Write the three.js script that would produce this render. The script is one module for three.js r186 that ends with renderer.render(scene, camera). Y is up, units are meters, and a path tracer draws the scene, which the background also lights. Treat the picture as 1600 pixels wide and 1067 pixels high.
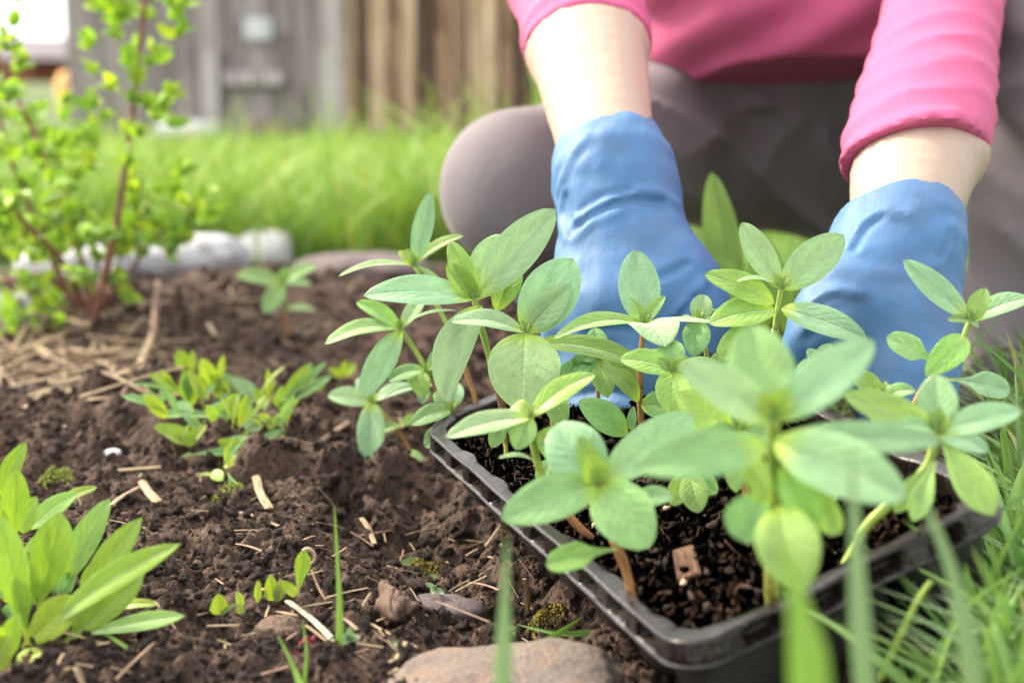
import * as THREE from 'three';
import { mergeGeometries } from 'three/addons/utils/BufferGeometryUtils.js';
import { RoundedBoxGeometry } from 'three/addons/geometries/RoundedBoxGeometry.js';

// ------------------------------------------------------------------ camera, sky, sun, exposure
const V = (x, y, z) => new THREE.Vector3(x, y, z);
const FPX = 2400, PITCH = 10.5 * Math.PI / 180, EYE = V(0, 0.32, 0);
const scene = new THREE.Scene();
const camera = new THREE.PerspectiveCamera(2 * Math.atan(533.5 / FPX) * 180 / Math.PI, 1024 / 682, 0.05, 200);
camera.position.copy(EYE);
camera.rotation.set(-PITCH, 0, 0);
camera.focus = 0.96;
camera.userData.fStop = 4.7;
const renderer = new THREE.WebGLRenderer({ antialias: true });
renderer.toneMapping = THREE.LinearToneMapping;
renderer.toneMappingExposure = 2.45;
renderer.shadowMap.enabled = true;

const SUN = V(-0.68, 0.64, -0.36).normalize();
{ // bright hazy sky, brightest round the veiled sun
  const w = 512, h = 256, px = new Float32Array(w * h * 4);
  for (let j = 0; j < h; j++) for (let i = 0; i < w; i++) {
    const ph = (i + 0.5) / w * 2 * Math.PI - Math.PI, el = ((j + 0.5) / h - 0.5) * Math.PI;
    const d = V(Math.cos(el) * Math.cos(ph), Math.sin(el), Math.cos(el) * Math.sin(ph));
    const c = Math.max(0, d.dot(SUN)), y = Math.max(0, d.y), k = (j * w + i) * 4;
    const glow = 1.5 * Math.pow(c, 5) + 0.45 * Math.pow(c, 1.5);
    const base = 0.86 - 0.16 * y;
    px[k] = base * 0.97 + glow * 1.04; px[k + 1] = base + glow; px[k + 2] = base * 1.05 + glow * 0.88; px[k + 3] = 1;
  }
  const t = new THREE.DataTexture(px, w, h, THREE.RGBAFormat, THREE.FloatType);
  t.mapping = THREE.EquirectangularReflectionMapping; t.magFilter = t.minFilter = THREE.LinearFilter; t.needsUpdate = true;
  scene.background = t; scene.environment = t;
}
const sun = new THREE.DirectionalLight(0xffeed4, 3.0);
sun.position.copy(SUN).multiplyScalar(20);
sun.castShadow = true; sun.shadow.radius = 15;
Object.assign(sun.shadow.camera, { left: -6, right: 6, top: 6, bottom: -6, near: 1, far: 60 });
scene.add(sun, sun.target);

// ------------------------------------------------------------------ helpers
let seed = 7;
const rnd = () => { seed |= 0; seed = seed + 0x6D2B79F5 | 0; let t = Math.imul(seed ^ seed >>> 15, 1 | seed); t = t + Math.imul(t ^ t >>> 7, 61 | t) ^ t; return ((t ^ t >>> 14) >>> 0) / 4294967296; };
const rr = (a, b) => a + (b - a) * rnd();
const clamp = (x, a = 0, b = 1) => Math.min(b, Math.max(a, x));
const mix = (a, b, t) => a + (b - a) * t;
const sstep = (a, b, x) => { const t = clamp((x - a) / (b - a)); return t * t * (3 - 2 * t); };
const hash = (x, y, z) => { let h = Math.imul(x, 374761393) ^ Math.imul(y, 668265263) ^ Math.imul(z, 2147483647 - 94967); h = Math.imul(h ^ h >>> 13, 1274126177); return ((h ^ h >>> 16) >>> 0) / 4294967296; };
function vn(x, y, z = 0, per = 0) { // value noise -1..1
  const xi = Math.floor(x), yi = Math.floor(y), zi = Math.floor(z);
  const f = (t) => t * t * t * (t * (t * 6 - 15) + 10), u = f(x - xi), v = f(y - yi), w = f(z - zi);
  const m = (a) => per ? ((a % per) + per) % per : a;
  const g = (a, b, c) => hash(m(xi + a), m(yi + b), zi + c);
  const l = (c) => mix(mix(g(0, 0, c), g(1, 0, c), u), mix(g(0, 1, c), g(1, 1, c), u), v);
  return mix(l(0), l(1), w) * 2 - 1;
}
const fbm = (x, y, z, o = 4) => { let s = 0, a = 0.5; for (let i = 0; i < o; i++) { s += a * vn(x, y, z + i * 17); x *= 2.03; y *= 2.03; z *= 2.03; a *= 0.5; } return s; };
function vn2(x, y, z, m) { // tileable 2-D value noise -1..1
  const xi = Math.floor(x), yi = Math.floor(y), a = x - xi, b = y - yi, u = a * a * (3 - 2 * a), v = b * b * (3 - 2 * b), x0 = xi % m, x1 = (xi + 1) % m, y0 = yi % m, y1 = (yi + 1) % m;
  const p = hash(x0, y0, z), q = hash(x0, y1, z), r = p + (hash(x1, y0, z) - p) * u; return (r + (q + (hash(x1, y1, z) - q) * u - r) * v) * 2 - 1;
}
const tfbm = (u, v, p, o = 4, z = 0) => { let s = 0, a = 0.5; for (let i = 0; i < o; i++) { s += a * vn2(Math.max(0, u) * p, Math.max(0, v) * p, z + i * 5, p); p *= 2; a *= 0.5; } return s; };

const cp = Math.cos(PITCH), sp = Math.sin(PITCH);
const dirOf = (x, y) => { const a = (x - 800) / FPX, b = -(y - 533.5) / FPX; return V(a, cp * b - sp, -sp * b - cp); };
const at = (x, y, d) => dirOf(x, y).multiplyScalar(d).add(EYE);      // a point that the photograph shows at (x, y), d metres deep
const onY = (x, y, h = 0) => { const r = dirOf(x, y); return r.multiplyScalar((h - EYE.y) / r.y).add(EYE); };
const onZ = (x, y, z) => { const r = dirOf(x, y); return r.multiplyScalar(z / r.z).add(EYE); };
const depthOf = (p) => -(p.y - EYE.y) * sp - p.z * cp;

const counts = {};
const numbered = (n) => { const k = counts[n] = (counts[n] ?? -1) + 1; return k ? `${n}_${String(k).padStart(3, '0')}` : n; };
function tag(o, label, category, group, kind) {
  if (label) o.userData.label = label;
  if (category) o.userData.category = category;
  if (group) o.userData.group = group;
  if (kind) o.userData.kind = kind;
  return o;
}
function thing(name, label, category, pos = V(0, 0, 0), group) {
  const g = new THREE.Group(); g.name = numbered(name); g.position.copy(pos); scene.add(g);
  return tag(g, label, category, group);
}
// a mesh whose geometry is given in world space, hung under a thing (group at its base) without moving it
function part(name, geo, mat, parent = scene) {
  const m = new THREE.Mesh(geo, mat);
  m.name = parent === scene ? numbered(name) : name;
  m.castShadow = m.receiveShadow = true;
  if (parent !== scene) { const o = V(0, 0, 0); for (let p = parent; p && p !== scene; p = p.parent) o.add(p.position); geo.translate(-o.x, -o.y, -o.z); }
  parent.add(m); return m;
}
const lin = (r, g, b) => new THREE.Color().setRGB(r, g, b);
function tex(w, h, fn, { srgb = true, rx = 1, ry = 1 } = {}) {
  const d = new Uint8Array(w * h * 4);
  for (let j = 0; j < h; j++) for (let i = 0; i < w; i++) {
    let c = fn((i + 0.5) / w, (j + 0.5) / h); if (!Array.isArray(c)) c = [c, c, c];
    for (let k = 0; k < 3; k++) { let x = clamp(c[k]); if (srgb) x = x < 0.0031308 ? 12.92 * x : 1.055 * Math.pow(x, 1 / 2.4) - 0.055; d[(j * w + i) * 4 + k] = Math.round(x * 255); }
    d[(j * w + i) * 4 + 3] = 255;
  }
  const t = new THREE.DataTexture(d, w, h, THREE.RGBAFormat);
  t.colorSpace = srgb ? THREE.SRGBColorSpace : THREE.NoColorSpace;
  t.wrapS = t.wrapT = THREE.RepeatWrapping; t.magFilter = THREE.LinearFilter; t.minFilter = THREE.LinearMipmapLinearFilter; t.generateMipmaps = true;
  t.repeat.set(rx, ry); t.needsUpdate = true; return t;
}
function buf(pos, idx, uv, col) {
  const g = new THREE.BufferGeometry();
  g.setAttribute('position', new THREE.Float32BufferAttribute(pos, 3));
  if (uv) g.setAttribute('uv', new THREE.Float32BufferAttribute(uv, 2));
  if (col) g.setAttribute('color', new THREE.Float32BufferAttribute(col, 3));
  g.setIndex(idx); g.computeVertexNormals(); return g;
}
// tube through points with a radius function; uv along in metres
function tube(pts, rad, { seg = 16, sides = 8, wob = 0 } = {}) {
  const c = pts.length === 2 ? new THREE.LineCurve3(pts[0], pts[1]) : new THREE.CatmullRomCurve3(pts);
  const fr = c.computeFrenetFrames(seg, false), P = [], I = [], U = [], n = sides + 1, len = c.getLength();
  for (let i = 0; i <= seg; i++) {
    const t = i / seg, p = c.getPointAt(t), r = typeof rad === 'function' ? rad(t) : rad;
    for (let k = 0; k <= sides; k++) {
      const a = k / sides * 2 * Math.PI, rk = r * (1 + wob * vn(Math.cos(a) * 2 + 5, Math.sin(a) * 2 + 5, t * len * 90));
      const q = p.clone().addScaledVector(fr.normals[i], Math.cos(a) * rk).addScaledVector(fr.binormals[i], Math.sin(a) * rk);
      P.push(q.x, q.y, q.z); U.push(k / sides, t * len * 20);
      if (i < seg && k < sides) { const b = i * n + k; I.push(b, b + 1, b + n, b + 1, b + n + 1, b + n); }
    }
  }
  for (const e of [0, seg]) { const p = c.getPointAt(e / seg), b = P.length / 3; P.push(p.x, p.y, p.z); U.push(0.5, 0); for (let k = 0; k < sides; k++) e ? I.push(b, e * n + k, e * n + k + 1) : I.push(b, k + 1, k); }
  return buf(P, I, U);
}

// ------------------------------------------------------------------ surface nets: a signed distance field to one smooth mesh
function nets(sdf, lo, hi, h, color) {
  const nx = Math.ceil((hi.x - lo.x) / h) + 1, ny = Math.ceil((hi.y - lo.y) / h) + 1, nz = Math.ceil((hi.z - lo.z) / h) + 1;
  const F = new Float32Array(nx * ny * nz), id = (i, j, k) => (k * ny + j) * nx + i;
  const S = 6, far = S * h * 0.87 + 0.022; // blocks far from the surface are filled with one value
  for (let k = 0; k < nz; k += S) for (let j = 0; j < ny; j += S) for (let i = 0; i < nx; i += S) {
    const c = sdf(lo.x + (i + S / 2) * h, lo.y + (j + S / 2) * h, lo.z + (k + S / 2) * h), skip = Math.abs(c) > far;
    for (let z = k; z < Math.min(nz, k + S); z++) for (let y = j; y < Math.min(ny, j + S); y++) for (let x = i; x < Math.min(nx, i + S); x++) F[id(x, y, z)] = skip ? c : sdf(lo.x + x * h, lo.y + y * h, lo.z + z * h);
  }
  const map = new Int32Array(nx * ny * nz).fill(-1), P = [], I = [], C = [];
  for (let k = 0; k < nz - 1; k++) for (let j = 0; j < ny - 1; j++) for (let i = 0; i < nx - 1; i++) {
    let m = 0; for (let c = 0; c < 8; c++) if (F[id(i + (c & 1), j + (c >> 1 & 1), k + (c >> 2))] < 0) m |= 1 << c;
    if (m === 0 || m === 255) continue;
    let x = 0, y = 0, z = 0, n = 0;
    for (let c = 0; c < 8; c++) for (const b of [1, 2, 4]) if (!(c & b) && ((m >> c & 1) !== (m >> (c | b) & 1))) {
      const e = c | b, f0 = F[id(i + (c & 1), j + (c >> 1 & 1), k + (c >> 2))], f1 = F[id(i + (e & 1), j + (e >> 1 & 1), k + (e >> 2))], t = f0 / (f0 - f1);
      x += (c & 1) + (b === 1 ? t : 0); y += (c >> 1 & 1) + (b === 2 ? t : 0); z += (c >> 2) + (b === 4 ? t : 0); n++;
    }
    map[id(i, j, k)] = P.length / 3;
    const q = [lo.x + (i + x / n) * h, lo.y + (j + y / n) * h, lo.z + (k + z / n) * h];
    P.push(...q); if (color) C.push(...color(...q));
  }
  const quad = (a, b, c, d, flip) => { if (a < 0 || b < 0 || c < 0 || d < 0) return; flip ? I.push(a, c, b, a, d, c) : I.push(a, b, c, a, c, d); };
  for (let k = 1; k < nz - 1; k++) for (let j = 1; j < ny - 1; j++) for (let i = 1; i < nx - 1; i++) {
    const s = F[id(i, j, k)] < 0;
    if (s !== F[id(i + 1, j, k)] < 0) quad(map[id(i, j - 1, k - 1)], map[id(i, j, k - 1)], map[id(i, j, k)], map[id(i, j - 1, k)], !s);
    if (s !== F[id(i, j + 1, k)] < 0) quad(map[id(i - 1, j, k - 1)], map[id(i - 1, j, k)], map[id(i, j, k)], map[id(i, j, k - 1)], !s);
    if (s !== F[id(i, j, k + 1)] < 0) quad(map[id(i - 1, j - 1, k)], map[id(i, j - 1, k)], map[id(i, j, k)], map[id(i - 1, j, k)], !s);
  }
  const U = []; for (let i = 0; i < P.length; i += 3) U.push(P[i] + P[i + 2] * 0.3, P[i + 1] + P[i + 2] * 0.6);
  return buf(P, I, U, color ? C : null);
}
const smin = (a, b, k) => { const h = Math.max(k - Math.abs(a - b), 0) / k; return Math.min(a, b) - h * h * k * 0.25; };
function bone(a, b, ra, rb) { // tapered capsule
  const dx = b.x - a.x, dy = b.y - a.y, dz = b.z - a.z, q = 1 / (dx * dx + dy * dy + dz * dz + 1e-9);
  const f = (x, y, z) => { const px = x - a.x, py = y - a.y, pz = z - a.z, t = clamp((px * dx + py * dy + pz * dz) * q), ex = px - dx * t, ey = py - dy * t, ez = pz - dz * t; return Math.sqrt(ex * ex + ey * ey + ez * ez) - (ra + (rb - ra) * t); };
  f.a = a; f.b = b; f.r = Math.max(ra, rb); return f;
}
const blend = (fs, k) => (x, y, z) => { let d = 9; for (const f of fs) d = smin(d, f(x, y, z), k); return d; };
function boundsOf(bones, pad) { const lo = V(9, 9, 9), hi = V(-9, -9, -9); for (const b of bones) for (const p of [b.a, b.b]) { lo.min(p.clone().subScalar(b.r + pad)); hi.max(p.clone().addScalar(b.r + pad)); } return [lo, hi]; }
function march(sdf, x, y, d0 = 0.7) { const r = dirOf(x, y); let d = d0; for (let i = 0; i < 150; i++) { const p = r.clone().multiplyScalar(d).add(EYE), s = sdf(p.x, p.y, p.z); if (s < 5e-4) break; d += s * 0.8; if (d > 3) return null; } return r.multiplyScalar(d).add(EYE); }

// ------------------------------------------------------------------ ground
const lump = (x, z) => { // soil relief, metres
  const w = fbm(x * 3, z * 3, 1, 2) * 0.03;
  const far = sstep(-1.5, -1.9, z);
  const a = 0.022 * Math.abs(fbm(x * 13 + w * 40, z * 13, 3, 3)) + 0.03 * Math.pow(Math.abs(vn(x * 21, z * 21, 9)), 1.3) * (0.5 + 0.5 * vn(x * 6, z * 6, 4));
  const mound = -0.03 * sstep(-1.85, -2.35, z) + 0.018 * Math.exp(-(((x + 0.3) / 0.16) ** 2 + ((z + 2.1) / 0.2) ** 2)) + 0.012 * Math.exp(-(((x + 0.5) / 0.3) ** 2 + ((z + 1.95) / 0.15) ** 2));
  const k = clamp(((x + 0.065) * 0.144 + (z + 1.043) * 0.373) / 0.16, -0.1, 1.1), dl = Math.hypot(x + 0.065 - 0.144 * k, z + 1.043 - 0.373 * k), dip = -0.03 * Math.exp(-((dl / 0.045) ** 2)) - 0.02 * Math.exp(-(((x - 0.17) / 0.09) ** 2 + ((z + 0.7) / 0.06) ** 2));
  return w + a - 0.008 + mound + dip + far * 0.004;
};
const fine = (x, z) => 0.0075 * vn(x * 55, z * 55, 5) + 0.006 * Math.abs(vn(x * 110, z * 110, 2)) + 0.003 * vn(x * 260, z * 260, 8);
const soilY = (x, z) => lump(x, z);
const onSoil = (x, y, lift = 0) => { let p = onY(x, y, 0.01); for (let i = 0; i < 6; i++) p = onY(x, y, soilY(p.x, p.z) + lift); return p; };
const soilTex = tex(640, 640, (u, v) => {
  const a = tfbm(u, v, 6, 5, 1), b = tfbm(u, v, 40, 3, 20), c = tfbm(u, v, 180, 2, 40);
  const f = 0.85 + 0.5 * a + 0.5 * b + 0.35 * c, dry = sstep(0.1, 0.4, tfbm(u, v, 10, 4, 60)) * 0.35 + sstep(0.22, 0.34, c) * 0.5;
  return [mix(0.058, 0.13, dry) * f, mix(0.031, 0.08, dry) * f, mix(0.0195, 0.055, dry) * f];
}, { rx: 5, ry: 5 });
const soilBump = tex(640, 640, (u, v) => 0.5 + 0.5 * tfbm(u, v, 90, 3, 3) + 0.3 * tfbm(u, v, 400, 1, 9), { srgb: false, rx: 5, ry: 5 });
const soilMat = new THREE.MeshStandardMaterial({ map: soilTex, bumpMap: soilBump, bumpScale: 0.0022, roughness: 0.95 });
function sheet(x0, x1, z0, z1, step, f) {
  const nx = Math.round((x1 - x0) / step), nz = Math.round((z1 - z0) / step), P = [], I = [], U = [];
  for (let j = 0; j <= nz; j++) for (let i = 0; i <= nx; i++) {
    const x = x0 + (x1 - x0) * i / nx, z = z0 + (z1 - z0) * j / nz; P.push(x, f(x, z), z); U.push(x, z);
    if (i < nx && j < nz) { const a = j * (nx + 1) + i; I.push(a, a + nx + 1, a + 1, a + 1, a + nx + 1, a + nx + 2); }
  }
  return buf(P, I, U);
}
{
  const f = (x, z) => lump(x, z) + fine(x, z) - 0.05 * sstep(-2.4, -2.6, z);
  tag(part('soil_bed', mergeGeometries([sheet(-0.6, 0.55, -1.4, -0.55, 0.003, f), sheet(-1.1, 0.9, -2.65, -1.4, 0.007, f)]), soilMat), 'dug dark brown garden soil of the flower bed', null, null, 'structure');
  const lawnTex = tex(256, 256, (u, v) => { const n = 0.8 + 0.8 * tfbm(u, v, 8, 4, 2); return [0.07 * n, 0.11 * n, 0.02 * n]; }, { rx: 2, ry: 2 });
  tag(part('lawn_ground', sheet(-60, 60, -100, 8, 2, () => -0.03), new THREE.MeshStandardMaterial({ map: lawnTex, roughness: 1 })), 'flat ground under the lawn', null, null, 'structure');
}
// stones and clods --------------------------------------------------
function rockGeo(sx, sy, sz, s, rough = 0.12, detail = 24) {
  const g = new THREE.SphereGeometry(1, detail * 2, detail), p = g.attributes.position, U = g.attributes.uv;
  for (let i = 0; i < p.count; i++) {
    const q = V(p.getX(i), p.getY(i), p.getZ(i)); // squared off a little, then worn
    const k = 1 / Math.pow(Math.abs(q.x) ** 3 + Math.abs(q.y) ** 3 + Math.abs(q.z) ** 3, 1 / 3); q.multiplyScalar(mix(1, k, 0.75));
    const n = 1 + rough * (1.4 * vn(q.x * 1.3 + s, q.y * 1.3, q.z * 1.3 + s) + 0.5 * vn(q.x * 4 + s, q.y * 4, q.z * 4) + 0.16 * vn(q.x * 13, q.y * 13 + s, q.z * 13));
    p.setXYZ(i, q.x * n * sx, q.y * n * sy, q.z * n * sz); U.setXY(i, q.x * sx + q.y * sy * 0.35, q.z * sz + q.y * sy * 1.1);
  }
  g.computeVertexNormals(); return g;
}
const stoneTex = (a, b, c, s, sc = 10) => tex(512, 512, (u, v) => {
  const n = tfbm(u, v, 5, 4, s), m = tfbm(u, v, 12, 5, s + 7), g = tfbm(u, v, 128, 2, s + 13);
  const t = sstep(-0.2, 0.3, n), k = sstep(0.05, 0.3, m); return [0, 1, 2].map((i) => mix(mix(a[i], b[i], t), c[i], k * 0.7) * (1 + 0.7 * g));
}, { rx: sc, ry: sc });
const grit = tex(256, 256, (u, v) => 0.5 + 0.5 * tfbm(u, v, 32, 3, 4), { srgb: false, rx: 12, ry: 12 });
const stoneMat = (t, r = 0.85, b = 0.0012) => new THREE.MeshStandardMaterial({ map: t, bumpMap: grit, bumpScale: b, roughness: r });
const tanStone = stoneMat(stoneTex([0.13, 0.1, 0.08], [0.155, 0.1, 0.07], [0.1, 0.075, 0.07], 3, 9));
const purpleStone = stoneMat(stoneTex([0.07, 0.05, 0.053], [0.09, 0.06, 0.06], [0.055, 0.036, 0.042], 8, 9), 0.75, 0.0006);
const whiteStone = stoneMat(stoneTex([0.62, 0.6, 0.59], [0.48, 0.48, 0.5], [0.34, 0.33, 0.34], 14, 5));
const greyStone = stoneMat(stoneTex([0.42, 0.42, 0.43], [0.33, 0.33, 0.35], [0.2, 0.2, 0.21], 15, 5));
const mauveStone = stoneMat(stoneTex([0.09, 0.068, 0.07], [0.12, 0.09, 0.09], [0.07, 0.052, 0.053], 19, 6));
const clodMat = stoneMat(stoneTex([0.085, 0.048, 0.034], [0.12, 0.075, 0.052], [0.055, 0.032, 0.025], 25, 20), 0.95, 0.003);
function rock(x, y, wpx, hgt, dep, mat, label, { s = 1, turn = 0, rough, cat = 'stone', name = 'stone', sink = 0.35, group, tilt = 0 } = {}) {
  const p = onSoil(x, y), w = wpx * depthOf(p) / FPX / 2;
  const m = part(name, rockGeo(w, hgt, dep, s, rough), mat);
  m.position.set(p.x, soilY(p.x, p.z) + hgt * (1 - 2 * sink), p.z); m.rotation.set(0, turn, tilt);
  return tag(m, label, cat, group);
}
rock(800, 1092, 350, 0.017, 0.045, tanStone, 'flat tan brown stone in front of the tray corner', { s: 2.3, turn: 0.1, rough: 0.12, sink: 0.15 });
rock(695, 978, 138, 0.011, 0.017, purpleStone, 'smooth purple stone lying behind the flat tan stone', { s: 5.1, turn: -0.15, rough: 0.1, sink: 0.2 });
rock(617, 975, 52, 0.011, 0.016, clodMat, 'small rough brown stone standing beside the purple stone', { s: 9, turn: 0.5, rough: 0.3, sink: 0.1, tilt: -0.55 });
rock(440, 995, 78, 0.007, 0.013, clodMat, 'reddish brown hard clod beside the bleached straw', { s: 13, rough: 0.2, cat: 'clod', name: 'soil_clod' });
rock(290, 432, 190, 0.041, 0.05, greyStone, 'long pale grey stone edging the bed behind the shrub', { s: 21, rough: 0.07, sink: 0.3 });
rock(412, 416, 92, 0.042, 0.04, whiteStone, 'round white stone at the end of the pale edging stones', { s: 28, rough: 0.07, sink: 0.42 });
rock(150, 436, 110, 0.036, 0.045, greyStone, 'pale stone edging the bed between the shrub stems', { s: 33, rough: 0.08, sink: 0.4 });
rock(68, 434, 80, 0.036, 0.04, whiteStone, 'pale stone at the far left of the bed edging', { s: 36, rough: 0.08, sink: 0.4 });
rock(565, 432, 220, 0.024, 0.06, mauveStone, 'mauve grey stone slab behind the leftmost tray seedlings', { s: 41, rough: 0.08, sink: 0.35 });
rock(12, 515, 70, 0.026, 0.028, whiteStone, 'white stone at the left edge under the shrub', { s: 47, rough: 0.2, sink: 0.15 });
const pebbleMat = new THREE.MeshStandardMaterial({ color: lin(0.7, 0.7, 0.7), roughness: 0.7, bumpMap: grit, bumpScale: 0.0005 });
for (const [x, y, w, l, t] of [[173, 700, 28, 'larger white pebble in front of the shrub on bare soil', 0.6], [95, 676, 18, 'small white pebble left of the larger white pebble', 0.2], [574, 903, 20, 'flat white chip on soil near the moss tuft', 0], [516, 848, 9, 'tiny white bead beside the tall grass blade', 0], [190, 488, 20, 'white pebble at the foot of the shrub', 0.3]])
  rock(x, y, w, w * 0.00012, w * 0.00022, pebbleMat, l, { s: x, turn: t, cat: 'pebble', name: 'pebble', sink: 0 });
const brickRed = new THREE.MeshStandardMaterial({ color: lin(0.2, 0.03, 0.03), roughness: 0.9, bumpMap: grit, bumpScale: 0.002 });
rock(478, 1018, 28, 0.005, 0.006, brickRed, 'crumbled red brick piece in the soil below the bleached straw', { s: 71, cat: 'brick fragment', name: 'brick_fragment', rough: 0.35 });
rock(152, 676, 18, 0.004, 0.005, brickRed, 'tiny red brick bit between the white pebbles', { s: 77, cat: 'brick fragment', name: 'brick_fragment', rough: 0.3 });
{ // crumbs of soil: nobody could count them
  const shapes = [0, 1, 2, 3].map((i) => rockGeo(1, 0.75, 0.9, 100 + i * 11, 0.5, 7));
  shapes.forEach((g, n) => {
    const N = 9000, im = new THREE.InstancedMesh(g, soilMat.clone(), N), M = new THREE.Matrix4(), q = new THREE.Quaternion(), c = new THREE.Color();
    im.material.map = tex(128, 128, (u, v) => { const k = 0.9 + 0.9 * tfbm(u, v, 8, 4, n); return [k * 0.9, k * 0.9, k * 0.9]; });
    for (let i = 0; i < N; i++) {
      const z = -0.6 - 1.75 * Math.pow(rnd(), 1.25), x = rr(-0.5, 0.16) * Math.max(0.6, -z * 0.85);
      let r = 0.0008 + 0.0034 * Math.pow(rnd(), 4) + (rnd() < 0.012 ? rr(0.002, 0.005) : 0);
      q.setFromEuler(new THREE.Euler(rr(0, 6), rr(0, 6), rr(0, 6)));
      M.compose(V(x, lump(x, z) + fine(x, z) - r * 0.1, z), q, V(r * rr(0.8, 1.3), r, r * rr(0.8, 1.3))); im.setMatrixAt(i, M);
      const t = rnd(), d = rnd() < 0.16 ? 1.9 : 1; im.setColorAt(i, c.setRGB(mix(0.042, 0.092, t) * d, mix(0.022, 0.052, t) * d, mix(0.014, 0.036, t) * d));
    }
    im.name = numbered('soil_crumbs'); im.castShadow = im.receiveShadow = true; scene.add(im);
    tag(im, 'loose dark soil crumbs lying over the bed', 'soil', 'soil crumbs of the bed', 'stuff');
  });
}

// ------------------------------------------------------------------ fence, shed wall and what lies behind
const FD = 6.7, fpx = FD / FPX;
const woodTex = (a, b, s) => tex(256, 512, (u, v) => { const g = tfbm(u, v * 0.12, 24, 3, s), l = tfbm(u, v, 5, 3, s + 4), k = sstep(-0.35, 0.4, g * 1.3 + l * 0.6); return [0, 1, 2].map((i) => mix(a[i], b[i], k) * (1 + 0.3 * tfbm(u, v * 0.2, 64, 2, s))); });
const W = { grey: woodTex([0.17, 0.14, 0.135], [0.34, 0.29, 0.28], 1), pale: woodTex([0.3, 0.26, 0.25], [0.52, 0.47, 0.44], 2), brown: woodTex([0.14, 0.075, 0.045], [0.34, 0.215, 0.14], 3), tan: woodTex([0.38, 0.25, 0.15], [0.66, 0.48, 0.33], 4), dark: woodTex([0.045, 0.025, 0.017], [0.12, 0.07, 0.045], 5), amber: woodTex([0.22, 0.1, 0.03], [0.42, 0.22, 0.08], 6), white: woodTex([0.38, 0.38, 0.38], [0.62, 0.62, 0.62], 7) };
const WM = Object.fromEntries(Object.entries(W).map(([k, t]) => [k, new THREE.MeshStandardMaterial({ map: t, roughness: 0.9, bumpMap: grit, bumpScale: 0.001 })]));
// a board between picture columns x0..x1 and rows y0..y1 on the fence plane, t thick, standing out by o
function board(name, x0, x1, y0, y1, m, parent, t = 0.025, o = 0, lean = 0) {
  const a = onZ(x0, y1, -FD), b = onZ(x1, y0, -FD), g = new RoundedBoxGeometry(b.x - a.x, b.y - a.y, t, 2, 0.004);
  const uv = g.attributes.uv, p = g.attributes.position, ox = rnd();
  for (let i = 0; i < uv.count; i++) uv.setXY(i, (p.getX(i) + p.getZ(i)) * 4 + ox, p.getY(i) * 0.9 + ox);
  g.rotateZ(lean); g.translate((a.x + b.x) / 2, (a.y + b.y) / 2, -FD + o + t / 2);
  return part(name, g, WM[m], parent);
}
const gate = thing('wooden_gate', 'old grey plank gate with a pale middle board behind the shrub', 'gate', V(-1.5, 0, -FD));
[[112, 176, 'grey'], [179, 236, 'grey'], [238, 292, 'grey'], [295, 318, 'grey'], [320, 336, 'grey'], [338, 376, 'grey'], [379, 418, 'pale'], [421, 470, 'grey'], [473, 503, 'grey']].forEach(([a, b, m], i) => board('board', a, b, -330 + (i * 37) % 30, 226 + (i * 13) % 8, m, gate, 0.025, (i % 3) * 0.006));
board('crossbar', 356, 446, 112, 132, 'pale', gate, 0.05, 0.045); board('crossbar', 150, 500, -160, -125, 'grey', gate, 0.05, 0.045);
board('slat', 317, 330, -300, 222, 'pale', gate, 0.02, 0.05); board('hinge_plate', 385, 428, 28, 62, 'white', gate, 0.015, 0.05);
tag(board('post', 506, 533, -340, 222, 'pale', scene, 0.09, 0.03), 'pale grey square post between gate and brown planks', 'post');
const fence = thing('plank_fence', 'weathered brown plank fence with lighter and darker boards', 'fence', V(0, 0, -FD));
{
  let x = 536, i = 0; const seq = ['tan', 'dark', 'tan', 'brown', 'tan', 'dark', 'brown', 'brown', 'tan', 'tan', 'brown', 'dark', 'brown', 'tan', 'pale', 'pale'];
  while (x < 1700) { const w = rr(17, 34), m = seq[i % seq.length]; board('board', x, x + w - rr(3, 9), -320 + rr(0, 30), 216 + rr(-10, 8), m, fence, 0.022, rr(-0.01, 0.018), rr(-0.006, 0.006)); x += w; i++; }
  board('rail', 536, 1700, -30, 8, 'amber', fence, 0.045, -0.06); board('rail', 536, 1700, -250, -215, 'brown', fence, 0.045, -0.06);
  board('backing_board', 536, 1700, -300, 222, 'dark', fence, 0.012, -0.085);
}
{ // low kerb of pale stone at the gate's foot
  const a = onZ(238, 240, -FD + 0.2), b = onZ(345, 214, -FD + 0.2), g = rockGeo((b.x - a.x) / 2, 0.05, 0.07, 61, 0.08); g.translate((a.x + b.x) / 2, 0.01, -FD + 0.2);
  tag(part('kerb_stone', g, whiteStone), 'pale kerb stone at the foot of the grey gate', 'stone');
  const c = onZ(415, 232, -FD + 0.25), g2 = rockGeo(0.11, 0.05, 0.07, 65, 0.12); g2.translate(c.x, 0.01, c.z); tag(part('kerb_stone', g2, tanStone), 'tan kerb stone under the pale board of the gate', 'stone');
}
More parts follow.
